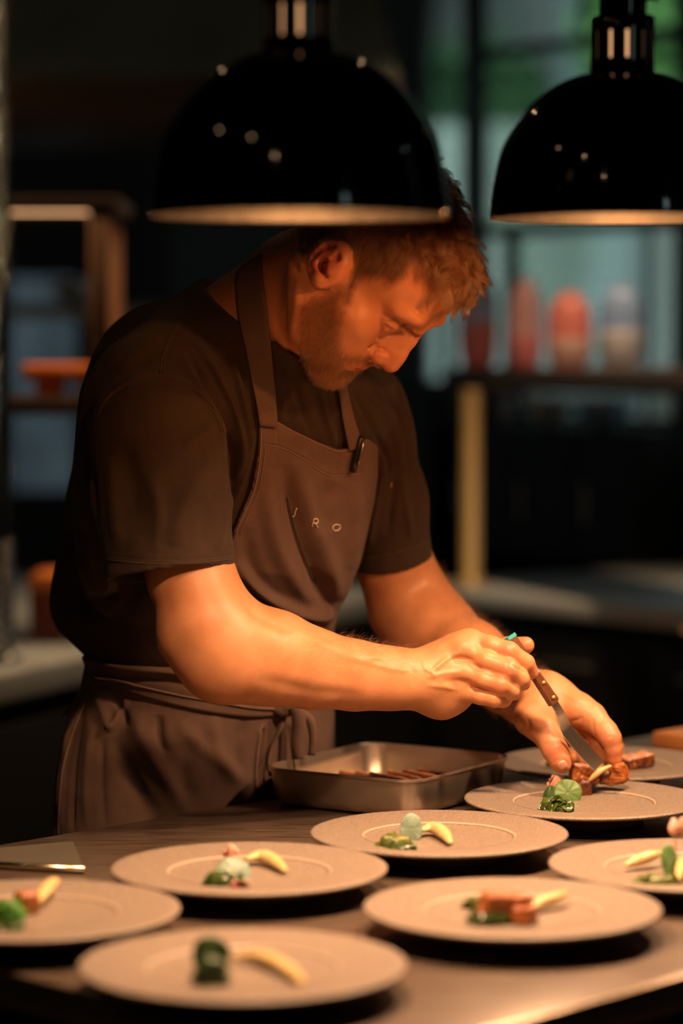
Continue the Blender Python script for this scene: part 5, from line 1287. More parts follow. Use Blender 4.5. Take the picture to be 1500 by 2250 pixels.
# embroidered letters: each a run of thread lying on the bib
M['thread'] = mat('pale_thread', (0.62, 0.54, 0.46), 0.7)
def letter(strokes, parent):
    parts = []
    for s in strokes:
        C = catmull([(a, b, 0) for a, b in s], 5); pts = []
        for c in C:
            h = cast(c[0], c[1], (a_b,))
            if h is not None: pts.append(np.array(h[0]) + np.array(h[1]) * 0.0005)
        if len(pts) > 1: parts.append(tube(pts, 0.00085, 6))
    V, Fc = merge(parts); return obj('letter', V, Fc, M['thread'], parent)
letter([[(652, 1116), (649, 1122), (647, 1130), (645, 1134), (642, 1135)]], apron_o)
letter([[(689, 1140), (687, 1149), (685, 1157)], [(689, 1140), (695, 1140), (698, 1144), (695, 1149), (688, 1149)], [(692, 1149), (695, 1154), (697, 1159)]], apron_o)
letter([[(738, 1152), (732, 1155), (730, 1161), (734, 1166), (741, 1165), (746, 1160), (745, 1154), (738, 1152)]], apron_o)
# pen clipped in the bib pocket
h = cast(782, 1000, (a_b,)); pd_ = h[0][1] - 0.009
V, Fc = tube([P(775, 1037, pd_ + 0.002), P(780, 1015, pd_), P(786, 990, pd_), P(792, 966, pd_), P(794, 958, pd_)], [0.0036, 0.0040, 0.0042, 0.0042, 0.0030], 14)
pen = empty('pen', P(784, 1000, pd_), 'black pen clipped to the top edge of the brown apron bib', 'pen')
obj('barrel', V, Fc, mat('black_plastic', (0.012, 0.011, 0.011), 0.3), pen)
V, Fc = tube([P(799, 962, pd_ - 0.002), P(796, 985, pd_ - 0.004), P(789, 1012, pd_ - 0.0045), P(786, 1024, pd_ - 0.003)], 0.0013, 8); obj('clip', V, Fc, mat('clip_steel', (0.4, 0.38, 0.36), 0.3, 1.0), pen)
# trousers and shoes below the counter
tb = Sdf()
hipc = np.array([-0.172, 3.17, 0]); 
for g in (1, -1):
    o_ = hipc + RB * 0.10 * g
    tb.chain([o_ + [0, 0, 0.90], o_ + FB * 0.01 + [0, 0, 0.50], o_ + [0, 0, 0.08]], [0.075, 0.07, 0.06], 0.03)
V, Fc = polygonize(tb.ev, (-0.5, 2.8, 0.06), (0.2, 3.5, 0.9), 0.012, 8); obj('trousers', V, Fc, mat('black_trousers', (0.012, 0.011, 0.011), 0.8), chef)
for g in (1, -1):
    o_ = hipc + RB * 0.10 * g; s = Sdf(); s.chain([o_ - FB * 0.04 + [0, 0, 0.05], o_ + FB * 0.09 + [0, 0, 0.045], o_ + FB * 0.15 + [0, 0, 0.035]], [0.05, 0.045, 0.035], 0.02)
    V, Fc = polygonize(s.ev, o_ + [-0.3, -0.3, 0.0], o_ + [0.3, 0.3, 0.2], 0.01, 8); obj('shoe', V, Fc, mat('black_leather', (0.01, 0.01, 0.01), 0.4), chef)

# ================================================================== hair, beard, brows, lashes, arm hair
def hair_mat(name, c, rough=0.35):
    m = bpy.data.materials.new(name); m.use_nodes = True; nt = m.node_tree; nt.nodes.remove(nt.nodes['Principled BSDF'])
    h = nt.nodes.new('ShaderNodeBsdfHairPrincipled'); h.parametrization = 'COLOR'; h.inputs['Color'].default_value = (*c, 1)
    ci_ = nt.nodes.new('ShaderNodeHairInfo'); rp = nt.nodes.new('ShaderNodeValToRGB'); rp.color_ramp.elements[0].color = tuple(x * 0.15 for x in c) + (1,); rp.color_ramp.elements[1].color = tuple(min(x * 2.6, 0.9) for x in c) + (1,)
    nt.links.new(ci_.outputs['Random'], rp.inputs['Fac']); nt.links.new(rp.outputs['Color'], h.inputs['Color'])
    h.inputs['Roughness'].default_value = rough; h.inputs['Radial Roughness'].default_value = 0.6; h.inputs['Random Roughness'].default_value = 0.3
    nt.links.new(h.outputs[0], nt.nodes['Material Output'].inputs['Surface']); return m
M['hair'] = hair_mat('brown_hair', (0.085, 0.036, 0.013))
M['beard'] = hair_mat('ginger_brown_beard', (0.12, 0.045, 0.015))
M['lash'] = hair_mat('dark_lashes', (0.06, 0.03, 0.02))
BN = vnormals(BV, BF)
def roots(weight, n, rng):
    fw = weight[BF].mean(1); a = np.linalg.norm(np.cross(BV[BF[:, 2]] - BV[BF[:, 0]], BV[BF[:, 3]] - BV[BF[:, 1]]), axis=1) * fw
    i = rng.choice(len(BF), n, p=a / a.sum()); u = rng.random((n, 2))[:, :, None]
    q = BF[i]; p = (BV[q[:, 0]] * (1 - u[:, 0]) + BV[q[:, 1]] * u[:, 0]) * (1 - u[:, 1]) + (BV[q[:, 3]] * (1 - u[:, 0]) + BV[q[:, 2]] * u[:, 0]) * u[:, 1]
    nn = BN[q].mean(1); nn /= np.linalg.norm(nn, axis=1)[:, None]; return p, nn
def unit(a): return a / np.maximum(np.linalg.norm(a, axis=1), 1e-9)[:, None]
# scalp region, drawn for the near side and mirrored to the far side
HP_ = [(650, 610), (668, 580), (676, 545), (700, 528), (735, 520), (762, 540), (774, 575), (772, 610), (760, 636), (757, 668), (768, 668), (777, 636), (784, 616), (801, 606), (837, 606), (862, 621), (881, 608), (899, 580), (918, 585), (932, 612), (950, 640), (975, 658), (1005, 664), (1120, 640), (1120, 250), (560, 250), (560, 500), (628, 520)]
mir = HO + np.abs(HRr)[:, None] * HR + HFf[:, None] * HF + HUu[:, None] * HU
mx_, my_ = proj(mir)
ssd = poly_sd(mx_, my_, HP_)
scalp = np.clip(0.55 - ssd / 16.0, 0, 1) * (in_head & (HUu > -0.03) & ~((np.linalg.norm(BV - EZ(380, 440), axis=1) < 0.030) & (HRr > 0.0755)) & (np.linalg.norm(BV - HO, axis=1) > 0.05))
scalp = scalp * (HUu > -0.025)
set_attr(body_o, 'scalp', scalp * 0.8)
rng = np.random.default_rng(3)
N_H = 30000
p, nn = roots(scalp, N_H, rng); L = headl(p)
top = sstep(L[:, 2], 0.055, 0.100) ; front = sstep(L[:, 1], 0.02, 0.075) * sstep(L[:, 2], 0.03, 0.07)
lenh = 0.006 + 0.013 * top + 0.013 * front * (0.4 + 0.6 * top) + 0.004 * sstep(L[:, 2], 0.02, 0.05)
lenh *= np.where(L[:, 2] < 0.015, 0.55, 1.0) * rng.uniform(0.75, 1.2, N_H)
# clump field: strands of one lock share direction and curl
nc = 520; cp, _ = roots(scalp, nc, rng); ci = np.argmin(((p[:, None, :] - cp[None]) ** 2).sum(2), axis=1) if N_H * nc < 3e7 else None
cdir = unit(rng.normal(size=(nc, 3))); cph = rng.uniform(0, 2 * PI, nc); camp = rng.uniform(0.4, 1.0, nc)
flow = HF[None] * (0.25 + 0.75 * top + 0.2 * front)[:, None] - HU[None] * (0.75 * (1 - top) + 0.35 * front)[:, None] - HR[None] * (0.25 * top * np.sign(0.02 - L[:, 0]))[:, None] + HR[None] * (0.15 * front)[:, None]
flow = flow - (flow * nn).sum(1)[:, None] * nn; flow = unit(flow + 0.42 * cdir[ci] * (0.3 + top)[:, None] * 0.9 + rng.normal(size=(N_H, 3)) * 0.08)
K = 9; T = np.linspace(0, 1, K); pts = np.zeros((N_H, K, 3)); side_ = unit(np.cross(flow, nn))
lift = 0.75 + 0.25 * top
for k, t in enumerate(T):
    bend = t ** 1.3
    d = nn * (t * (1 - 0.55 * t) * lift)[:, None] * 0.75 + flow * (bend * 0.9)
    curl = (camp[ci] * (0.10 + 0.22 * top + 0.10 * front))[:, None] * (side_ * np.sin(cph[ci] + t * 6.5)[:, None] + nn * np.cos(cph[ci] + t * 6.5)[:, None] * 0.6)
    pts[:, k] = p + (d + curl * t) * lenh[:, None]
# pull towards the lock's own axis at the tips
cen = np.zeros((nc, 3)); cnt = np.bincount(ci, minlength=nc).clip(1)
for a in range(3): cen[:, a] = np.bincount(ci, pts[:, -1, a], nc) / cnt
w_ = (0.62 * np.maximum(top, front))[:, None, None] * (T ** 2)[None, :, None]
pts = pts * (1 - w_) + (pts + (cen[ci] - pts[:, -1])[:, None, :]) * w_
strands('hair', pts - np.array([0, 0, 0]), M['hair'], chef, 0.00011)
# beard
bw = np.clip(bd, 0, 1) ** 1.3 * (bd > 0.06); NB = 24000
p, nn = roots(bw, NB, rng); L = headl(p); ln = rng.uniform(0.0035, 0.0085, NB) * np.where(L[:, 2] > -0.052, 0.75, 1.0) * np.where((L[:, 1] > 0.066) & (L[:, 2] > -0.054), 0.6, 1.0)
fl = unit(-HU[None] * 1.0 + HF[None] * 0.35 + rng.normal(size=(NB, 3)) * 0.30); pts = np.zeros((NB, 5, 3))
for k, t in enumerate(np.linspace(0, 1, 5)): pts[:, k] = p + (nn * (t * (1 - 0.35 * t))[..., None] * 0.6 + fl * (t ** 1.5) * 0.75) * ln[:, None]
strands('beard', pts, M['beard'], chef, 0.0001)
# eyebrows
def cast_body(px, py): return cast_on(hb2, px, py)
sel2 = BV[:, 2] > 1.36; idx2 = np.full(len(BV), -1); idx2[sel2] = np.arange(sel2.sum()); hb2 = tri_bvh(BV[sel2], idx2[BF[sel2[BF].all(1)]])
def cast_on(t, px, py):
    r = ray(px, py); r = r / np.linalg.norm(r); h = t.ray_cast(Vector(CAMP + r * 2.3), Vector(r)); return h if h[0] is not None else None
bl = catmull([(862, 700, 0), (876, 709, 0), (890, 720, 0), (904, 731, 0), (918, 738, 0), (928, 739, 0)], 8); out = []
for i in range(560):
    t = rng.random() ** 0.8; c = bl[min(int(t * (len(bl) - 1)), len(bl) - 1)]; h = cast_on(hb2, c[0] + rng.normal() * 2.2, c[1] + rng.normal() * (1.6 + 1.6 * t))
    if h is None: continue
    q = np.array(h[0]); n_ = np.array(h[1]); f_ = -HF * 0.0 + HR * 0.75 - HU * 0.05 + np.array([0, 0, 0.25]) + rng.normal(size=3) * 0.22; f_ -= (f_ @ n_) * n_; f_ /= np.linalg.norm(f_); l_ = rng.uniform(0.005, 0.009)
    out.append([q + (n_ * 0.35 * s_ + f_ * s_) * l_ for s_ in (0, 0.35, 0.7, 1.0)])
strands('eyebrow', np.array(out), M['lash'], chef, 0.00006)
out = []
for i in range(60):
    t = i / 59; c = (847 + 38 * t, 708 + 20 * t ** 0.8); h = cast_on(hb2, *c)
    if h is None: continue
    q = np.array(h[0]); n_ = np.array(h[1]); f_ = HF * 0.8 - HU * 0.35 + HR * (0.3 - 0.4 * t) + rng.normal(size=3) * 0.12; f_ /= np.linalg.norm(f_); l_ = rng.uniform(0.005, 0.008)
    out.append([q + (f_ * s_ + HU * 0.25 * s_ * s_) * l_ for s_ in (0, 0.35, 0.7, 1.0)])
strands('eyelashes', np.array(out), M['lash'], chef, 0.00006)
# forearm hair
fa = ((BV[:, 2] < 1.20) & (BV[:, 2] > 1.02)).astype(float)
vxx, vyy = proj(BV)
near_f = fa * (vxx > 560) * (vxx < 900) * (vyy < 1480) * (BV[:, 1] < 2.99) * (BV[:, 2] < 1.145)
far_f = fa * (BV[:, 1] > 3.03) * (vxx > 960) * (vxx < 1200)
NA = 5200; p, nn = roots(np.clip(near_f + far_f, 0, 1), NA, rng)
ln = rng.uniform(0.005, 0.013, NA); fl = unit(np.array([[0.7, 0.1, 0.0]]) + rng.normal(size=(NA, 3)) * 0.5); pts = np.zeros((NA, 5, 3))
for k, t in enumerate(np.linspace(0, 1, 5)): pts[:, k] = p + (nn * (t * (1 - 0.45 * t)) * 0.8 + fl * t ** 1.6 * 0.8) * ln[:, None]
strands('arm_hair', pts, M['beard'], chef, 0.00005)
# darker skin under the scalp hair
nt = M['skin'].node_tree; b = nt.nodes['Principled BSDF']; src = b.inputs['Base Color'].links[0].from_socket
a = nt.nodes.new('ShaderNodeAttribute'); a.attribute_name = 'scalp'
mxn = nt.nodes.new('ShaderNodeMix'); mxn.data_type = 'RGBA'; nt.links.new(a.outputs['Fac'], mxn.inputs[0]); nt.links.new(src, mxn.inputs[6]); mxn.inputs[7].default_value = (0.085, 0.034, 0.014, 1)
nt.links.new(mxn.outputs[2], b.inputs['Base Color'])

# ================================================================== spatula in the right hand
SPD = [(1119, 1398, 2.950), (1174, 1481, 2.946), (1216, 1543, 2.957)]
sp_root = empty('offset_spatula', P(1174, 1481, 2.946), 'small steel offset spatula with wooden handle held over the plate', 'spatula')
def slab(name, path, wid, thick, m, parent, bev=0.0):
    """path: world points; flat bar whose width lies across the view direction of travel"""
    pts = [np.array(p, float) for p in path]; V = []; Fc = []; n = len(pts)
    for i, p in enumerate(pts):
        t = pts[min(i + 1, n - 1)] - pts[max(i - 1, 0)]; t /= np.linalg.norm(t)
        nrm = np.array([0.12, -1.0, 0.42]); nrm -= (nrm @ t) * t; nrm /= np.linalg.norm(nrm); w = np.cross(t, nrm)
        hw = wid[i] / 2; ht = (thick[i] if hasattr(thick, '__len__') else thick) / 2; c = min(ht * 0.6, hw * 0.5)
        for a, b in ((hw - c, ht), (hw, ht - c), (hw, -ht + c), (hw - c, -ht), (-hw + c, -ht), (-hw, -ht + c), (-hw, ht - c), (-hw + c, ht)): V.append(p + w * a + nrm * b)
    for i in range(n - 1):
        for k in range(8):
            l = (k + 1) % 8; Fc.append((i * 8 + k, i * 8 + l, (i + 1) * 8 + l, (i + 1) * 8 + k))
    Fc.append(tuple(range(8))[::-1]); Fc.append(tuple(range((n - 1) * 8, n * 8)))
    bm = bmesh.new(); vs = [bm.verts.new(v) for v in V]
    for f in Fc: bm.faces.new([vs[i] for i in f])
    return from_bm(name, bm, m, parent, True, 40)
M['rosewood'] = mat('rosewood', (0.085, 0.028, 0.011), 0.4, noise=(60, 0.6, (0.17, 0.058, 0.02)))
M['turq'] = mat('turquoise_tape', (0.04, 0.38, 0.36), 0.5)
M['mirror'] = mat('bright_steel', (0.74, 0.70, 0.64), 0.28, 1.0)
a, b, c = [P(*q) for q in SPD]
def lerp(p, q, t): return p + (q - p) * t
slab('handle', [a, lerp(a, b, 0.5), b, lerp(b, c, 0.5), c], [0.0130, 0.0128, 0.0115, 0.0130, 0.0140], 0.0088, M['rosewood'], sp_root)
slab('tape', [lerp(a, b, -0.01), lerp(a, b, 0.07)], [0.0142, 0.0142], 0.0100, M['turq'], sp_root)
slab('tape', [lerp(a, b, 0.95), lerp(a, b, 1.02)], [0.0130, 0.0130], 0.0100, M['turq'], sp_root)
tdir = (c - b) / np.linalg.norm(c - b); nr = np.array([0.12, -1.0, 0.42]); nr -= (nr @ tdir) * tdir; nr /= np.linalg.norm(nr)
for t in (0.32, 0.84):
    q = lerp(b, c, t) - np.cross(tdir, nr) * 0.0015; V, Fc = tube([q - nr * 0.0053, q + nr * 0.0053], 0.0021, 16); obj('rivet', V, Fc, M['brass'], sp_root)
bl_ = [lerp(b, c, 0.96), P(1224, 1556, 2.959), P(1234, 1575, 2.963), P(1241, 1597, 2.972), P(1246, 1606, 2.972), P(1262, 1626, 2.976), P(1290, 1656, 2.983), P(1312, 1680, 2.989), P(1322, 1692, 2.992)]
slab('blade', bl_, [0.0095, 0.0098, 0.0110, 0.0135, 0.0150, 0.0165, 0.0168, 0.0162, 0.0120], [0.0016, 0.0012, 0.0011, 0.001, 0.001, 0.001, 0.0009, 0.0009, 0.0009], M['mirror'], sp_root)

# ================================================================== food
def leaf_mat(n, c1, c2, rough=0.45):
    m = mat(n, c1, rough, noise=(70, 0.5, c2), bump=(160, 0.3, 0.0006)); b = m.node_tree.nodes['Principled BSDF']
    b.inputs['Subsurface Weight'].default_value = 0.15; b.inputs['Subsurface Radius'].default_value = (0.3, 1.0, 0.2); b.inputs['Subsurface Scale'].default_value = 0.002; return m
M['leaf'] = leaf_mat('nasturtium_green', (0.065, 0.15, 0.030), (0.11, 0.22, 0.05))
M['leafdark'] = leaf_mat('dark_green_leaf', (0.022, 0.060, 0.012), (0.045, 0.10, 0.022))
M['leafpale'] = leaf_mat('pale_blue_green_leaf', (0.17, 0.26, 0.21), (0.25, 0.34, 0.27))
M['leafbright'] = leaf_mat('bright_green_leaf', (0.05, 0.20, 0.018), (0.09, 0.27, 0.035))
M['vein'] = mat('pale_vein', (0.22, 0.30, 0.14), 0.5)
M['greens'] = leaf_mat('wilted_greens', (0.025, 0.055, 0.010), (0.09, 0.13, 0.025), 0.25)
M['greensl'] = leaf_mat('yellow_green_sprigs', (0.07, 0.11, 0.015), (0.18, 0.19, 0.04), 0.35)
M['yellow'] = mat('yellow_squash', (0.56, 0.37, 0.13), 0.35, noise=(60, 0.6, (0.66, 0.50, 0.24)), bump=(200, 0.2, 0.0004))
M['cream'] = mat('cream_slice', (0.66, 0.52, 0.28), 0.3, noise=(90, 0.5, (0.56, 0.36, 0.13)), bump=(200, 0.2, 0.0004))
M['crust'] = mat('roasted_crust', (0.20, 0.045, 0.009), 0.27, noise=(160, 0.5, (0.42, 0.14, 0.03)), bump=(420, 0.9, 0.0012))
M['char'] = mat('charred_crust', (0.035, 0.014, 0.008), 0.25, noise=(120, 0.35, (0.24, 0.06, 0.015)), bump=(420, 0.9, 0.0012))
M['flesh'] = mat('pink_cooked_meat', (0.48, 0.22, 0.14), 0.33, noise=(120, 0.6, (0.56, 0.30, 0.19)), bump=(260, 0.4, 0.0006))
M['petal'] = mat('pale_pink_petal', (0.66, 0.36, 0.26), 0.5, noise=(120, 0.5, (0.5, 0.22, 0.14)))
M['orange'] = mat('orange_petal', (0.75, 0.30, 0.03), 0.5)
M['redbit'] = mat('dark_red_leaf', (0.20, 0.03, 0.025), 0.4)
PLATE_TOP = ZR - 0.0072
def basis(n):
    n = np.asarray(n, float); n /= np.linalg.norm(n); a = np.cross(n, [0, 0, 1.0])
    if np.linalg.norm(a) < 1e-3: a = np.array([1.0, 0, 0])
    a /= np.linalg.norm(a); return a, np.cross(a, n) * -1, n
def round_leaf(c, n, R, m, label, plate, squash=1.0, seed=0, vein=True, name='nasturtium_leaf'):
    a, b, n = basis(n); rg = np.random.default_rng(seed); ph = rg.uniform(0, 6.28, 3); V = []; Fc = []; nr_, na = 9, 56
    def pt(r, th, lift=0.0):
        rad = R * r * (1 + 0.025 * math.sin(3 * th + ph[0]) * r + 0.012 * math.sin(8 * th + ph[1]) * r)
        h = -0.12 * R * r * r + 0.05 * R * r * r * math.sin(4 * th + ph[2]) + 0.018 * R * r * math.sin(9 * th) + lift
        return c + a * (rad * math.cos(th) * squash) + b * (rad * math.sin(th)) + n * (h + 0.1 * R)
    V.append(pt(0, 0, -0.03 * R))
    for i in range(1, nr_ + 1):
        for k in range(na): V.append(pt(i / nr_, 2 * PI * k / na))
    for k in range(na): Fc.append((0, 1 + k, 1 + (k + 1) % na))
    for i in range(nr_ - 1):
        for k in range(na): l = (k + 1) % na; Fc.append((1 + i * na + k, 1 + (i + 1) * na + k, 1 + (i + 1) * na + l, 1 + i * na + l))
    e = empty(name, c, label, 'leaf', None); o = obj('leaf_blade', V, Fc, m, e); md = o.modifiers.new('solid', 'SOLIDIFY'); md.thickness = 0.0005; md.offset = 0
    if vein:
        parts = []
        for j in range(9):
            th = 2 * PI * j / 9 + ph[0]; parts.append(tube([pt(t, th, 0.00035) for t in (0.0, 0.25, 0.5, 0.75, 0.92)], [0.00034, 0.00026, 0.0002, 0.00014, 0.00008], 5))
        V, Fc = merge(parts); obj('veins', V, Fc, M['vein'], e)
    # stem down to the plate
    foot = np.array([c[0] - 0.004, c[1] + 0.008, PLATE_TOP + 0.002]); V, Fc = tube(catmull([c - n * 0.002 + n * 0.1 * R, c - n * 0.006 + [0, 0.004, -0.004], foot], 4), 0.0008, 6); obj('stem', V, Fc, M['vein'], e)
    return e
def greens(c, rx, ry, rz, m, label, seed, n=60, name='wilted_greens', leaf=0.008):
    """a low heap of crumpled leaves that nobody could count"""
    rg = np.random.default_rng(seed); V = []; Fc = []
    s = Sdf(); s.ell(c + [0, 0, rz * 0.35], (rx * 0.72, ry * 0.72, rz * 0.6), k=0.003)
    for i in range(14):
        a = rg.uniform(0, 6.28); q = c + [math.cos(a) * rx * 0.6 * rg.random(), math.sin(a) * ry * 0.6 * rg.random(), rz * rg.uniform(0.15, 0.75)]; s.ell(q, rg.uniform(0.18, 0.34, 3) * np.array([rx, ry, rz]), k=0.002)
    V, Fc = polygonize(s.ev, c - [rx + .01, ry + .01, 0.004], c + [rx + .01, ry + .01, rz + .012], 0.0011, 8); V[:, 2] = np.maximum(V[:, 2], c[2] + 0.0003)
    V = [tuple(v) for v in V]; Fc = [tuple(f) for f in Fc.tolist()]
    for i in range(n):
        a = rg.uniform(0, 6.28); el = math.acos(rg.uniform(0.05, 1)); d = np.array([math.sin(el) * math.cos(a), math.sin(el) * math.sin(a), math.cos(el)])
        q = c + d * [rx * 0.75, ry * 0.75, rz * 0.85]; nn = d + rg.normal(size=3) * 0.6; nn /= np.linalg.norm(nn); u = np.cross(nn, rg.normal(size=3)); u /= np.linalg.norm(u); v = np.cross(nn, u)
        L_ = leaf * rg.uniform(0.6, 1.3); W_2 = L_ * rg.uniform(0.35, 0.6); o_ = len(V); rows = 5
        for j in range(rows):
            t = j / (rows - 1); w = W_2 * math.sin(PI * min(0.08 + t * 0.9, 1)) ; cz = nn * (0.25 * L_ * math.sin(t * 3 + i))
            for sgn in (-1, 0, 1): V.append(tuple(q + u * (t - 0.3) * L_ + v * w * sgn + cz + nn * (0.15 * w * abs(sgn)) * (1 if i % 2 else -1)))
        for j in range(rows - 1):
            for k in (0, 1): Fc.append((o_ + 3 * j + k, o_ + 3 * j + k + 1, o_ + 3 * j + 4 + k, o_ + 3 * j + 3 + k))
    V = [(x, y, max(z, c[2] + 0.0003)) for x, y, z in V]
    o = obj(name, V, Fc, m); o['kind'] = 'stuff'; return tag(o, label, 'greens')
def crescent(path, wid, thick, m, label, name='squash_slice', cat='vegetable'):
    """curved wedge of vegetable following world points"""
    s = Sdf(); C = catmull(path, 3); n = len(C)
    s.chain(C, [max(wid * math.sin(PI * (0.12 + 0.76 * i / (n - 1))), wid * 0.45) for i in range(n)], 0.002, kin=0.001)
    C = np.array(C); lo = C.min(0) - wid * 1.3; hi = C.max(0) + wid * 1.3
    V, Fc = polygonize(s.ev, lo, hi, 0.0010, 8); V = smooth_mesh(V, Fc, 1); zc = C[:, 2].mean(); V[:, 2] = zc + (V[:, 2] - zc) * thick
    V[:, 2] = np.maximum(V[:, 2], PLATE_TOP + 0.0004)
    o = obj(name, V, Fc, m); return tag(o, label, cat)
def chunk(c, half, Mx, label, seed, m1=None, m2=None, m2_dir=None, rough=0.0016, name='meat_piece', rr=0.004):
    """roast meat: body with crust, one cut face of paler flesh as its own part"""
    rg = np.random.default_rng(seed); half = np.asarray(half, float); s = Sdf(); s.rbox(c, half, Mx, rr, 0.002)
    for i in range(9):
        q = c + (rg.uniform(-1, 1, 3) * half) @ Mx * 0.8; s.ell(q, rg.uniform(0.25, 0.5, 3) * half, Mx, 0.003)
    R = np.linalg.norm(half) * 1.25; V, Fc = polygonize(s.ev, c - R, c + R, 0.0009, 8)
    N = vnormals(V, Fc); F1 = rg.normal(size=(7, 3)) * 420; P1 = rg.uniform(0, 6.28, 7)
    V = V + N * ((np.sin(V @ F1.T + P1).sum(1) / 7) * rough)[:, None]
    e = empty(name, c, label, 'meat', None)
    if m2 is not None:
        d = (V - c) @ Mx.T; ax, sg = m2_dir; cut = d[:, ax] * sg > half[ax] * 0.62
        fm = cut[Fc].all(1)
        def sub(mask):
            F = Fc[mask]; u, inv = np.unique(F, return_inverse=True); return V[u], inv.reshape(F.shape)
        obj('crust', *sub(~fm), m1, e); obj('cut_face', *sub(fm), m2, e)
    else: obj('crust', V, Fc, m1, e)
    return e
def rotm(az, el=0.0, ro=0.0): return np.array((Matrix.Rotation(az, 3, 'Z') @ Matrix.Rotation(el, 3, 'X') @ Matrix.Rotation(ro, 3, 'Y')).transposed())
def onp(px, py, up=0.0): return G(px, py, PLATE_TOP) + np.array([0, 0, up])
VW = np.array([0, -1.0, 0.0])

# -- plate under the hands
round_leaf(P(1247, 1742, 2.958), (-0.05, -1.0, 0.32), 0.0155, M['leaf'], 'round green nasturtium leaf standing up on the plate under the hands', 5, 1.0, 1)
round_leaf(P(1206, 1752, 2.972), (-0.5, -0.8, 0.4), 0.0135, M['leafdark'], 'pointed dark green leaf left of the round nasturtium leaf', 5, 0.6, 2, False, 'herb_leaf')
greens(onp(1222, 1783), 0.021, 0.012, 0.013, M['greens'], 'glossy dark wilted greens under the round nasturtium leaf', 11, 110, leaf=0.011)
greens(P(1222, 1716, 2.984) - [0, 0, 0.012], 0.010, 0.008, 0.020, M['petal'], 'pale pink herb sprigs behind the round nasturtium leaf', 12, 46, 'herb_sprigs', 0.007)
o = crescent([P(1232, 1735, 2.968), P(1236, 1750, 2.966), P(1232, 1768, 2.966)], 0.0030, 1.0, M['orange'], 'small orange petal beside the round nasturtium leaf', 'orange_petal', 'petal')
chunk(P(1281, 1735, 2.995), (0.0075, 0.008, 0.0125), rotm(0.3, 0.2, -0.25), 'small crisp roast meat strip standing behind the round leaf', 21, M['char'])
chunk(P(1284, 1700, 3.005), (0.0165, 0.010, 0.0110), rotm(0.2, -0.15, 0.12), 'roast meat piece with pale cut top pinched by the thumb', 22, M['crust'], M['flesh'], (2, 1))
chunk(P(1353, 1700, 3.004), (0.0118, 0.010, 0.0110), rotm(-0.5, 0.1, -0.35), 'crusty dark roast meat piece under the index finger', 23, M['crust'])
chunk(P(1327, 1707, 3.006), (0.0088, 0.009, 0.0080), rotm(0.4, 0.0, 0.2), 'charred meat piece between the two roast pieces in the fingers', 24, M['char'])
bean = crescent([P(1293, 1716, 2.990), P(1306, 1704, 2.989), P(1322, 1692, 2.989), P(1341, 1683, 2.990)], 0.0034, 1.0, M['yellow'], 'pale yellow bean lying across the roast meat in the fingers', 'yellow_bean', 'vegetable')
# -- rear plate
chunk(P(1398, 1672, 3.19), (0.0195, 0.012, 0.0085), rotm(0.5, 0.0, -0.12), 'thick roast meat slice with pale top on the rearmost plate', 25, M['char'], M['flesh'], (2, 1))
greens(P(1225, 1690, 3.2) * [1, 1, 0] + np.array([0, 0, PLATE_TOP]), 0.016, 0.010, 0.009, M['greens'], 'dark greens on the rearmost plate behind the chef\'s thumb', 13, 40)
greens(P(1358, 1640, 3.25) * [1, 1, 0] + np.array([0, 0, PLATE_TOP]), 0.007, 0.006, 0.030, M['orange'], 'small orange herb tip on the rearmost plate behind the finger', 14, 26, 'herb_sprigs', 0.008)
# -- plate in front of the pan
greens(onp(868, 1866), 0.022, 0.014, 0.016, M['greensl'], 'yellow green sprigs on the plate in front of the pan', 15, 80, 'herb_sprigs')
greens(onp(882, 1874), 0.019, 0.010, 0.010, M['greens'], 'dark wilted greens under the upright pale leaf', 16, 50)
round_leaf(P(903, 1820, 2.715), (0.15, -1.0, 0.15), 0.0150, M['leafpale'], 'upright pale blue green leaf on the plate in front of the pan', 4, 0.78, 3)
crescent([onp(930, 1840, 0.008), onp(952, 1836, 0.009), onp(974, 1846, 0.007), onp(988, 1860, 0.004)], 0.0078, 0.8, M['cream'], 'cream slice leaning beside the upright pale leaf')
# -- left middle plate
greens(onp(492, 1950), 0.024, 0.014, 0.015, M['greens'], 'dark greens on the plate left of the pan\'s front plate', 17, 70)
round_leaf(P(512, 1916, 2.520), (0.1, -0.9, 0.6), 0.0150, M['leafpale'], 'blue green leaf resting beside the pale yellow slice, left of centre', 3, 1.1, 4)
crescent([onp(545, 1904, 0.008), onp(575, 1900, 0.009), onp(603, 1908, 0.007), onp(624, 1922, 0.004)], 0.0078, 0.8, M['yellow'], 'pale yellow slice right of the blue green leaf, left of centre')
greens(onp(525, 1956), 0.012, 0.007, 0.006, M['redbit'], 'dark red leaves in front of the blue green leaf', 18, 30, 'red_leaves')
greens(onp(508, 1895, 0.0), 0.008, 0.006, 0.018, M['petal'], 'small pink brown sprigs behind the blue green leaf', 19, 24, 'herb_sprigs')
# -- far left plate
greens(onp(20, 2040), 0.018, 0.014, 0.024, M['leafbright'], 'bright green leaves at the left picture edge', 20, 60, 'salad_leaves', 0.012)
greens(onp(22, 2046), 0.014, 0.009, 0.008, M['greens'], 'dark greens under the bright leaves on the leftmost plate', 31, 40)
chunk(onp(58, 2008, 0.010), (0.010, 0.008, 0.010), rotm(0.4), 'golden brown roast piece on the leftmost plate', 26, M['crust'])
crescent([onp(70, 2010, 0.006), onp(92, 1996, 0.012), onp(112, 1980, 0.016), onp(126, 1972, 0.016)], 0.0062, 0.9, M['yellow'], 'yellow slice pointing away on the leftmost plate')
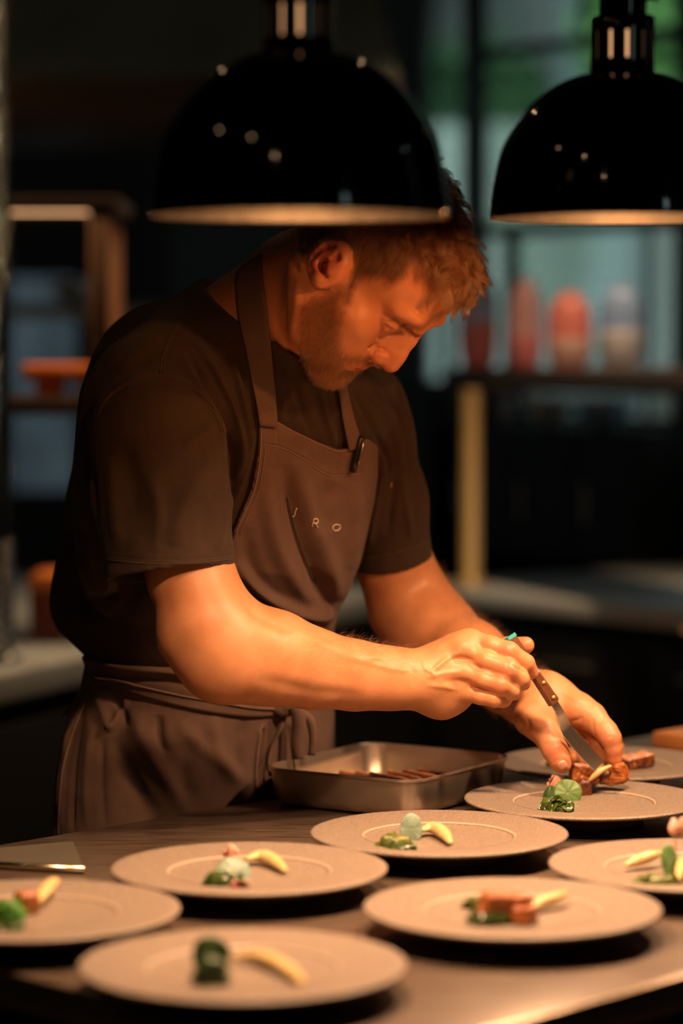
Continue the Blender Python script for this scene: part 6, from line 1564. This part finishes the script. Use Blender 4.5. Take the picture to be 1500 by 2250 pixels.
# -- front right plate
greens(onp(1075, 2030), 0.024, 0.013, 0.013, M['greens'], 'dark greens beside brown roast meat on front right plate', 32, 60)
chunk(onp(1108, 2025, 0.013), (0.022, 0.011, 0.012), rotm(0.3, 0.0, 0.1), 'brown roast meat on the front right plate', 27, M['crust'])
chunk(onp(1150, 2030, 0.008), (0.010, 0.009, 0.008), rotm(-0.3), 'small dark roast piece right of the bright green leaf', 28, M['crust'])
round_leaf(P(1124, 2031, 2.325), (0.1, -1.0, 0.35), 0.0090, M['leafbright'], 'small bright green leaf in front of the brown roast meat', 1, 1.2, 5)
greens(onp(1048, 1995), 0.014, 0.009, 0.012, M['greensl'], 'green sprigs behind the meat on the front right plate', 33, 40, 'herb_sprigs')
crescent([onp(1165, 2012, 0.006), onp(1190, 2002, 0.008), onp(1218, 1998, 0.010), onp(1245, 1990, 0.012)], 0.0062, 0.9, M['cream'], 'cream slice right of the brown roast meat')
# -- right edge plate
greens(onp(1440, 1950), 0.028, 0.013, 0.012, M['greensl'], 'yellow green leaves on the plate at the right edge', 34, 80, 'salad_leaves')
crescent([onp(1375, 1915, 0.006), onp(1400, 1912, 0.009), onp(1428, 1908, 0.012), onp(1452, 1905, 0.014)], 0.0062, 0.9, M['cream'], 'pale cream stick with green tip at the right edge', 'cream_stick')
round_leaf(P(1470, 1892, 2.53), (0.3, -0.9, 0.3), 0.0160, M['leaf'], 'upright green leaf behind the pale stick at the right edge', 6, 0.55, 6)
crescent([onp(1488, 1950, 0.006), onp(1500, 1930, 0.014), onp(1515, 1920, 0.016)], 0.0060, 0.9, M['yellow'], 'yellow slice cut off by the right picture edge')
fb_ = empty('pink_bud', P(1480, 1822, 2.56), 'pink flower bud on a thin stem at the right edge', 'flower')
V, Fc = tube(catmull([onp(1474, 1925, 0.002), P(1484, 1870, 2.56), P(1481, 1835, 2.56)], 5), 0.0007, 6); obj('stem', V, Fc, M['petal'], fb_)
s = Sdf(); s.ell(P(1480, 1820, 2.56), (0.0055, 0.0055, 0.0070), k=0.002).ell(P(1480, 1806, 2.56), (0.003, 0.003, 0.004), k=0.003)
V, Fc = polygonize(s.ev, P(1480, 1820, 2.56) - 0.015, P(1480, 1820, 2.56) + 0.015, 0.001, 8); obj('bud', V, Fc, mat('bud_pink', (0.80, 0.45, 0.36), 0.5), fb_)
s = Sdf(); s.ell(P(1500, 1815, 2.57), (0.006, 0.004, 0.009), k=0.002); V, Fc = polygonize(s.ev, P(1500, 1815, 2.57) - 0.015, P(1500, 1815, 2.57) + 0.015, 0.001, 8); obj('petal', V, Fc, M['petal'], fb_)
# -- nearest plate
round_leaf(P(463, 2098, 2.150), (-0.1, -1.0, 0.25), 0.0155, M['leafdark'], 'dark green round leaf standing on the nearest plate', 0, 1.0, 7)
greens(onp(464, 2160), 0.019, 0.013, 0.022, M['leafdark'], 'dark green heap under the round leaf on the nearest plate', 35, 60)
crescent([onp(515, 2118, 0.005), onp(560, 2118, 0.007), onp(605, 2132, 0.007), onp(645, 2154, 0.005), onp(664, 2170, 0.003)], 0.0074, 0.75, M['yellow'], 'long yellow slice on the nearest plate')
# -- sliced meat in the pan
zp = ZC + 0.0022
for i, (px, py, az, h_) in enumerate(((800, 1702, 0.9, 0.016), (835, 1704, 0.75, 0.020), (868, 1706, 0.85, 0.023), (905, 1703, 0.7, 0.020), (940, 1701, 0.8, 0.022), (972, 1698, 0.9, 0.018))):
    q = G(px, py, zp + h_); 
    names = ('pink meat slice at the left end of the row in the pan', 'second pink meat slice from the left in the pan', 'pink meat slice with charred edge in the middle of the pan', 'pink meat slice right of the charred one in the pan', 'second pink meat slice from the right end in the pan', 'pink meat slice at the right end of the row in the pan')
    chunk(q - [0, 0, 0.004], (0.017, 0.028, 0.0036), rotm(az, 0.05, 0.28), names[i], 40 + i, M['char'] if i == 2 else M['crust'], M['flesh'], (2, 1), 0.0008, 'meat_slice', 0.003)
for i, (px, py, az) in enumerate(((840, 1716, 0.8), (900, 1714, 0.7), (950, 1712, 0.9))):
    q = G(px, py, zp + 0.006); chunk(q + [0, 0, -0.001], (0.024, 0.036, 0.0048), rotm(az), ('thick meat slice under the left of the pan\'s top row', 'thick meat slice under the middle of the pan\'s top row', 'thick meat slice under the right of the pan\'s top row')[i], 50 + i, M['crust'], M['flesh'], (2, 1), 0.0008, 'meat_slice', 0.003)
